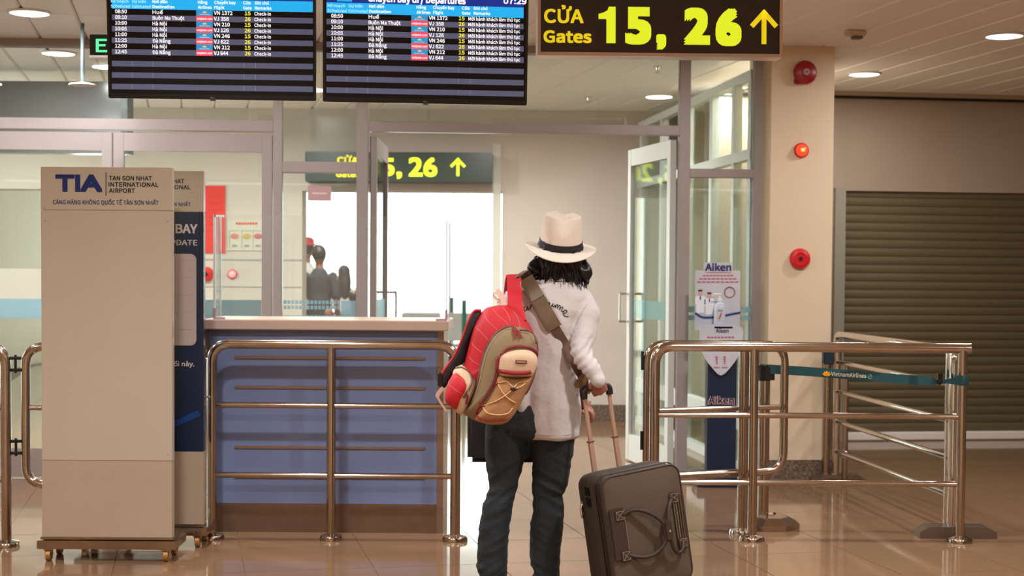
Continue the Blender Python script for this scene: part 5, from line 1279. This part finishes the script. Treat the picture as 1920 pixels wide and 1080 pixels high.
for q in ((412, 742), (318, 880)):
    bm = NB(); p = dr([q, (q[0]+1, q[1]+1)], .004)[0]; ellipsoid(bm, p, (.008, .005, .007)); obj('cord_tab', bm, pipem, mp_, smooth=True)
bm = NB(); p = dr([(495, 772), (535, 776)], .008); tube(bm, p, [.004, .006, .007, .007, .006, .004], 8); obj('cord_toggle', bm, black, mp_, smooth=True)
lc = dr([(528, 602), (563, 601), (600, 604)], .003); xdL = (lc[-1]-lc[0]).normalized(); zdL = Vector((0, 0, 1)); zdL = (zdL-xdL*zdL.dot(xdL)).normalized(); nL = zdL.cross(xdL); MLb = fmat(lc[0]-nL*.002, xdL, zdL); wL = (lc[-1]-lc[0]).length
bm = NB(); box(bm, (0, 0, -.007), (wL, .012, .007), MLb, bevel=.001); lb = obj('brand_label', bm, mat('label_brown', (96, 56, 44), .5), tp)
bm = NB()
for k in range(9): 
    x = .004+k*(wL-.008)/9; box(bm, (x, -.0008, -.0035), (x+.0016, 0, .0035), MLb)
    if k % 2: box(bm, (x, -.0008, .0025), (x+.0038, 0, .0035), MLb)
    else: box(bm, (x, -.0008, -.0035), (x+.0038, 0, -.0025), MLb)
obj('label_marks', bm, cream, lb, kind='stuff')
bm = NB()
for q in ([(385, 268), (420, 310), (470, 350), (478, 368)], [(450, 260), (480, 300), (495, 345)], [(518, 285), (545, 330), (558, 390)], [(330, 300), (355, 345), (415, 400)], [(272, 378), (310, 415), (358, 465)], [(248, 478), (280, 515), (320, 545)],
          [(232, 570), (262, 600), (300, 620)], [(152, 688), (190, 715), (225, 750)], [(108, 745), (150, 780), (205, 815)]): tube(bm, dr(q, .0004), .0006, 4)
obj('white_stitching', bm, mat('stitch_pale', (226, 150, 136), .7), bo, kind='stuff')
# shoulder strap going up over the shoulder
STR = [shirt_tree]
pts = [K([q], y)[0] for q, y in (((528, 345), 6.12), ((526, 285), 6.17), ((525, 240), 6.25), ((524, 190), 6.33), ((521, 140), 6.37), ((519, 95), 6.385), ((517, 62), 6.41))]
topS = pts[-1]; pts += [topS+Vector((-.002, .05, .002)), topS+Vector((-.008, .11, -.03)), topS+Vector((-.016, .15, -.13))]
cs = smoothpts(pts, 6); wd = [.088 - .026*min(1, i/12) for i in range(len(cs))]
bm = NB(); ribbon(bm, cs, wd, .010, Vector((1, 0, .05))); obj('shoulder_strap', bm, redf, t, smooth='auto')
bm = NB(); ribbon(bm, [p+Vector((.028, -.0062, 0)) for p in cs[10:40]], .0018, .001, Vector((1, 0, 0))); obj('strap_stitching', bm, mat('stitch_pale', (226, 150, 136), .7), t, kind='stuff')
# hanging second strap with black padding
bm = NB(); q = [(312, 285), (268, 285), (240, 340), (205, 440), (155, 555), (90, 650), (58, 705), (62, 762), (88, 760), (118, 700), (165, 640), (205, 600), (230, 500), (270, 380)]
pillow(bm, K(q, 6.15), 6.12, 6.19, 5, 3); obj('hanging_strap_padding', bm, padb, t, smooth=True)
cord2 = K([(312, 278), (270, 280), (236, 335), (198, 440), (148, 555), (82, 650), (50, 700)], 6.14)
bm = NB(); tube(bm, smoothpts(cord2, 5), .006, 8); obj('hanging_strap_edge', bm, redf, t, smooth=True)
bm = NB(); c = K([(52, 708)], 6.14)[0]; box(bm, (c.x-.01, c.y-.01, c.z-.035), (c.x+.012, c.y+.01, c.z+.025), bevel=.005); obj('strap_adjuster', bm, black, t, smooth='auto')
bm = NB(); ribbon(bm, smoothpts(K([(72, 765), (45, 795), (35, 820), (48, 850), (62, 870), (78, 895), (92, 916)], 6.13), 4), [.017]*9+[.009]*16, .002, Vector((.8, 0, -.4))); obj('strap_tail', bm, mat('strap_tail_cream', (206, 180, 158), .7), t, smooth='auto')
bm = NB(); ribbon(bm, smoothpts(K([(445, 246), (430, 190), (412, 160), (392, 166), (388, 184), (402, 200), (430, 225), (440, 246)], 6.19), 5), .016, .0025, Vector((.3, 1, .2))); 
obj('grab_loop', bm, mat('loop_cream', (232, 206, 188), .6), t, smooth='auto')
bm = NB(); ribbon(bm, smoothpts(K([(455, 246), (448, 205), (425, 165), (405, 155)], 6.16), 5), .024, .0025, Vector((1, 0, .2))); obj('grab_loop', bm, mat('loop_cream', (232, 206, 188), .6), t, smooth='auto')
bm = NB(); pillow(bm, K([(640, 420), (668, 470), (672, 560), (650, 690), (610, 790), (590, 800), (640, 640), (655, 540)]), 6.10, 6.3, 4, 3); obj('right_gusset', bm, mat('gusset_dark_red', (110, 22, 34), .6), t, smooth=True)

# ================================================================== SUITCASE
SC = W(1207, 1116, 6.32); SC.z = 0.0
RS = Matrix.Rotation(rad(-8.5), 4, 'Y') @ Matrix.Rotation(rad(24), 4, 'Z')
SW, SDp, SH = .375, .24, .51
MS = Matrix.Translation(SC+Vector((0, 0, .035))) @ RS
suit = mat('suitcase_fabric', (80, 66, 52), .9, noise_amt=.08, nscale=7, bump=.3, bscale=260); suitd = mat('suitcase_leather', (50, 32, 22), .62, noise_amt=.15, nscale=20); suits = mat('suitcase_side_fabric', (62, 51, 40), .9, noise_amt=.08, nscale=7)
t = thing('suitcase', 'brown wheeled cabin suitcase with leather carry handles, tilted beside the traveller', 'suitcase', M=MS)
def rr_poly(w_, h_, r_, z0=0.0, n_=6):
    o = []
    for cx, cz, a0 in ((w_/2-r_, z0+h_-r_, 0), (-w_/2+r_, z0+h_-r_, 90), (-w_/2+r_, z0+r_, 180), (w_/2-r_, z0+r_, 270)):
        for k in range(n_+1): a = rad(a0+90*k/n_); o.append((cx+r_*math.cos(a), cz+r_*math.sin(a)))
    return o
def slab(bm, w_, h_, r_, y0, y1, z0=.035, bul=0.0, rnd_=.008):
    """rounded-rectangle slab between y0 (front) and y1 with softened rims"""
    lev = []
    for y, sh_ in ((y0, rnd_*1.3), (y0+rnd_*.4, rnd_*.4), (y0+rnd_, 0), (y1-rnd_, 0), (y1-rnd_*.4, rnd_*.4), (y1, rnd_*1.3)):
        lev.append([bm.verts.new(MS @ Vector((x, y, z))) for x, z in rr_poly(w_-2*sh_, h_-2*sh_, max(.01, r_-sh_), z0+sh_)])
    for a, b_ in zip(lev, lev[1:]): ring_bridge(bm, a, b_)
    for ring, s in ((lev[0], -1), (lev[-1], 1)):
        c = sum((v.co for v in ring), Vector())/len(ring)
        inner = [bm.verts.new(c+(v.co-c)*.6+(MS.to_3x3() @ Vector((0, s*bul, 0)))) for v in ring]; ring_bridge(bm, ring if s > 0 else ring, inner); bm.faces.new(inner)
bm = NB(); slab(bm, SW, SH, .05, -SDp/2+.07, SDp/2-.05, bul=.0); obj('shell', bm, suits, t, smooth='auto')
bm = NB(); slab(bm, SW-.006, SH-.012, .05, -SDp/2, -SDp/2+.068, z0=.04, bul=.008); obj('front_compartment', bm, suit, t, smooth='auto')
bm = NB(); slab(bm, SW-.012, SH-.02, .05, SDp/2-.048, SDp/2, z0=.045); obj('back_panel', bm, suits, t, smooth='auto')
fy = -SDp/2
for y, m_, r_ in ((fy+.004, suitd, .0045), (fy+.069, suitd, .004), (SDp/2-.049, suitd, .004)):
    bm = NB(); tube(bm, [MS @ Vector((x, y, z)) for x, z in rr_poly(SW-.004, SH-.014, .05, .041)], r_, 7, closed=True); obj('piping', bm, m_, t, smooth=True)
bm = NB()
for y in (fy+.03, fy+.045, .01): tube(bm, [MS @ Vector((x, y, z)) for x, z in rr_poly(SW+.001, SH+.002, .05, .034)], .0022, 5, closed=True)
obj('zip_line', bm, mat('zip_line_dark', (44, 36, 28), .5), t, smooth=True, kind='stuff')
L3 = lambda x, y, z: MS @ Vector((x, y, z))
# leather side wings on the front
for s in (-1, 1):
    bm = NB(); x0, x1 = (-SW/2+.012, -SW/2+.085) if s < 0 else (SW/2-.062, SW/2-.008)
    box(bm, (x0, fy-.013, .19), (x1, fy-.004, .405), MS, bevel=.003); wg = obj('leather_wing', bm, suitd, t, smooth='auto')
    bm = NB()
    for x in ((x1-.004,) if s < 0 else (x0+.004, x0+.016)):
        for k in range(26): box(bm, (x-.0012, fy-.0142, .197+k*.008), (x+.0012, fy-.0128, .202+k*.008), MS)
    obj('stitching', bm, mat('stitch_cream', (150, 132, 110), .7), wg, kind='stuff')
    if s > 0:
        bm = NB()
        for x in (x0+.026, x0+.036): tube(bm, [L3(x, fy-.015, .20), L3(x, fy-.016, .40)], .0035, 6)
        obj('front_zip', bm, mat('zip_metal', (110, 96, 82), .35, .7), wg, kind='stuff')
# handles: two loops meeting in a wrap
def carry(pts, nm):
    bm = NB(); tube(bm, smoothpts([L3(*p) for p in pts], 7), .0085, 10); return obj(nm, bm, suitd, t, smooth=True)
h1 = [(-.115, fy-.012, .375), (-.075, fy-.025, .388), (-.03, fy-.04, .378), (.025, fy-.05, .340), (.052, fy-.055, .30), (.052, fy-.055, .255), (.03, fy-.05, .215), (-.02, fy-.04, .188), (-.07, fy-.025, .190), (-.108, fy-.012, .205)]
h2 = [(.128, fy-.012, .395), (.108, fy-.03, .392), (.085, fy-.045, .355), (.07, fy-.055, .30), (.07, fy-.055, .25), (.085, fy-.045, .195), (.11, fy-.035, .172), (.135, fy-.03, .185), (.15, fy-.012, .215)]
carry(h1, 'carry_handle'); carry(h2, 'carry_handle')
bm = NB(); box(bm, (.040, fy-.068, .232), (.082, fy-.042, .325), MS, bevel=.009); hw = obj('handle_wrap', bm, suitd, t, smooth='auto')
bm = NB(); ellipsoid(bm, L3(.066, fy-.068, .277), (.006, .004, .006)); obj('snap_button', bm, chrome, hw, smooth=True)
for x, z in ((-.13, .375), (-.125, .205), (.135, .40), (.15, .205)):
    bm = NB(); box(bm, (x-.022, fy-.018, z-.022), (x+.022, fy-.01, z+.022), MS, bevel=.003); pa = obj('handle_patch', bm, suitd, t, smooth='auto')
    bm = NB(); fr_ = [(-.017, -.017), (.017, -.017), (.017, .017), (-.017, .017), (-.017, -.017), (.017, .017)]
    for a, b_ in zip(fr_, fr_[1:]+[None]):
        if b_: tube(bm, [L3(x+a[0], fy-.0185, z+a[1]), L3(x+b_[0], fy-.0185, z+b_[1])], .0007, 4)
    tube(bm, [L3(x-.017, fy-.0185, z+.017), L3(x+.017, fy-.0185, z-.017)], .0007, 4); obj('stitching', bm, mat('stitch_cream', (150, 132, 110), .7), pa, kind='stuff')
# buckle straps on the left side
for z in (.475, .43):
    bm = NB(); box(bm, (-SW/2-.006, -.005, z-.018), (-SW/2+.0, .035, z+.018), MS, bevel=.002); obj('side_buckle', bm, black, t, smooth='auto')
bm = NB(); tube(bm, [L3(-SW/2-.004, SDp/2-.05, .43), L3(-SW/2-.014, SDp/2-.045, .40), L3(-SW/2-.012, SDp/2-.045, .36)], .006, 8); obj('zip_puller', bm, chrome, t, smooth=True)
# telescopic handle
rodm = mat('rod_pink_gold', (216, 178, 156), .3, .6)
for s in (-1, 1):
    x = -.045+s*.060; y = SDp/2-.03
    zt_ = SH+.04; pa = L3(x, y, SH); 
    bm = NB(); box(bm, (x-.0115, y-.007, SH-.02), (x+.0115, y+.007, SH+.16), MS, bevel=.003); lo_ = obj('handle_tube', bm, rodm, t, smooth='auto')
    bm = NB(); box(bm, (x-.0085, y-.005, SH+.161), (x+.0085, y+.005, SH+.352), MS, bevel=.002); obj('handle_tube', bm, rodm, t, smooth='auto')
    bm = NB(); box(bm, (x-.0145, y-.010, SH+.158), (x+.0145, y+.010, SH+.163), MS); obj('tube_collar', bm, zipd, t)
bm = NB(); y = SDp/2-.03; zz = SH+.372
tube(bm, smoothpts([L3(-.045+q_, y, z_) for q_, z_ in ((-.062, SH+.345), (-.062, zz), (-.047, zz+.014), (0, zz+.018), (.047, zz+.014), (.062, zz), (.062, SH+.345))], 5), .0155, 12); obj('grip', bm, mat('grip_dark', (28, 20, 20), .4), t, smooth=True)
for x in (-.12, .12):
    bm = NB(); tube(bm, [L3(x-.012, SDp/2-.02, .02), L3(x+.012, SDp/2-.02, .02)], .024, 16); obj('wheel', bm, rubber, t, smooth='auto')
    bm = NB(); box(bm, (x-.018, SDp/2-.05, .02), (x+.018, SDp/2+.004, .06), MS, bevel=.004); obj('wheel_housing', bm, black, t)
    bm = NB(); box(bm, (x-.015, fy+.01, .0), (x+.015, fy+.035, .04), MS, bevel=.004); obj('foot_stud', bm, black, t)

# ================================================================== PEOPLE BEYOND THE GLASS
def stander(px_, ytop, Y, top_c, leg_c, hair_c, label, face_a=0.0, longhair=False, hat_c=None, scale=None):
    head = W(px_, ytop, Y); H = head.z; s = H/1.68; x = head.x
    M = T((x, Y, 0), face_a)
    def q(a, b, c): return M @ Vector((a*s, b*s, c*s))
    t = thing('person', label, 'person', M=M)
    b = NB()
    hc = q(0, .0, 1.575); ellipsoid(b, hc, (.072*s, .088*s, .105*s)); fw = (M.to_3x3() @ Vector((0, 1, -.1)))
    face(b, hc, fw, s); limb(b, [q(0, 0, 1.38), q(0, 0, 1.5)], [.05*s, .048*s], 3)
    for z, rx, ry in ((1.34, .17, .08),): pass
    limb(b, [q(0, 0, .95), q(0, 0, 1.15), q(0, 0, 1.33)], [(.13*s, .09*s), (.115*s, .085*s), (.14*s, .09*s)], 5, 18)
    for sg in (-1, 1):
        limb(b, [q(.085*sg, 0, .93), q(.09*sg, .01, .5), q(.09*sg, -.01, .09)], [.08*s, .055*s, .04*s], 5); limb(b, [q(.09*sg, -.02, .05), q(.095*sg, .13, .04)], [.036*s, .03*s], 3)
        limb(b, [q(.175*sg, 0, 1.33), q(.21*sg, -.02, 1.07), q(.2*sg, .08, .86)], [.045*s, .036*s, .024*s], 5); hand(b, q(.2*sg, .08, .86), M.to_3x3() @ Vector((0, .2, -1)), M.to_3x3() @ Vector((-sg, .2, 0)), .17*s, .5, sgn=1)
    obj('body', remesh_bm(b, .013, 2), skin, t, smooth=True)
    b = NB(); limb(b, [q(0, 0, .88), q(0, 0, 1.12), q(0, 0, 1.35)], [(.155*s, .11*s), (.13*s, .10*s), (.15*s, .10*s)], 5, 20)
    for sg in (-1, 1): limb(b, [q(.16*sg, 0, 1.34), q(.205*sg, -.01, 1.12)], [.056*s, .058*s], 5)
    obj('top', remesh_bm(b, .014, 2, wrinkle(.005, 8)), mat('cloth_'+top_c[0], top_c[1], .8), t, smooth=True)
    b = NB(); limb(b, [q(0, 0, .96), q(0, 0, .84)], [(.14*s, .1*s), (.15*s, .11*s)], 4, 18)
    for sg in (-1, 1): limb(b, [q(.085*sg, 0, .86), q(.092*sg, .01, .5), q(.095*sg, 0, .12)], [.09*s, .075*s, .07*s], 5)
    obj('trousers', remesh_bm(b, .014, 2, wrinkle(.005, 8)), mat('cloth_'+leg_c[0], leg_c[1], .8), t, smooth=True)
    b = NB(); ellipsoid(b, q(0, -.02, 1.605), (.085*s, .09*s, .095*s))
    if longhair: limb(b, [q(0, -.05, 1.58), q(0, -.075, 1.42), q(0, -.08, 1.25)], [(.085*s, .06*s), (.095*s, .05*s), (.06*s, .03*s)], 5, 16)
    obj('hair', remesh_bm(b, .012, 2, wrinkle(.004, 20)), mat('hair_'+hair_c[0], hair_c[1], .5), t, smooth=True)
    if hat_c:
        b = NB(); lathe(b, [(.13*s, 0), (.128*s, .012*s), (.09*s, .02*s), (.085*s, .07*s), (.05*s, .095*s), (.001, .1*s)], Matrix.Translation(q(0, -.01, 1.63)), 24); obj('cap', b, mat('cloth_'+hat_c[0], hat_c[1], .7), t, smooth='auto')
    eyes(hc, fw, t, s); return t
stander(575, 452, 17.9, ('white', (232, 232, 228)), ('green', (30, 120, 84)), ('dark', (30, 24, 24)), 'far traveller in white top, green trousers and red cap beyond the glass, leftmost', .3, hat_c=('red', (206, 54, 60)))
stander(599, 462, 16.8, ('charcoal', (44, 46, 52)), ('green2', (34, 130, 92)), ('dark', (30, 24, 24)), 'far traveller in dark T-shirt and green trousers beyond the glass, middle one', -.2)
stander(645, 499, 17.5, ('white2', (226, 224, 220)), ('grey', (120, 116, 112)), ('brown', (48, 42, 42)), 'far traveller with long dark hair and white top beyond the glass pane', .2, longhair=True)
stander(664, 547, 16.0, ('grey2', (96, 100, 108)), ('navy', (50, 54, 70)), ('dark', (30, 24, 24)), 'short far figure with dark hair low at the edge of the glass pane', .1)
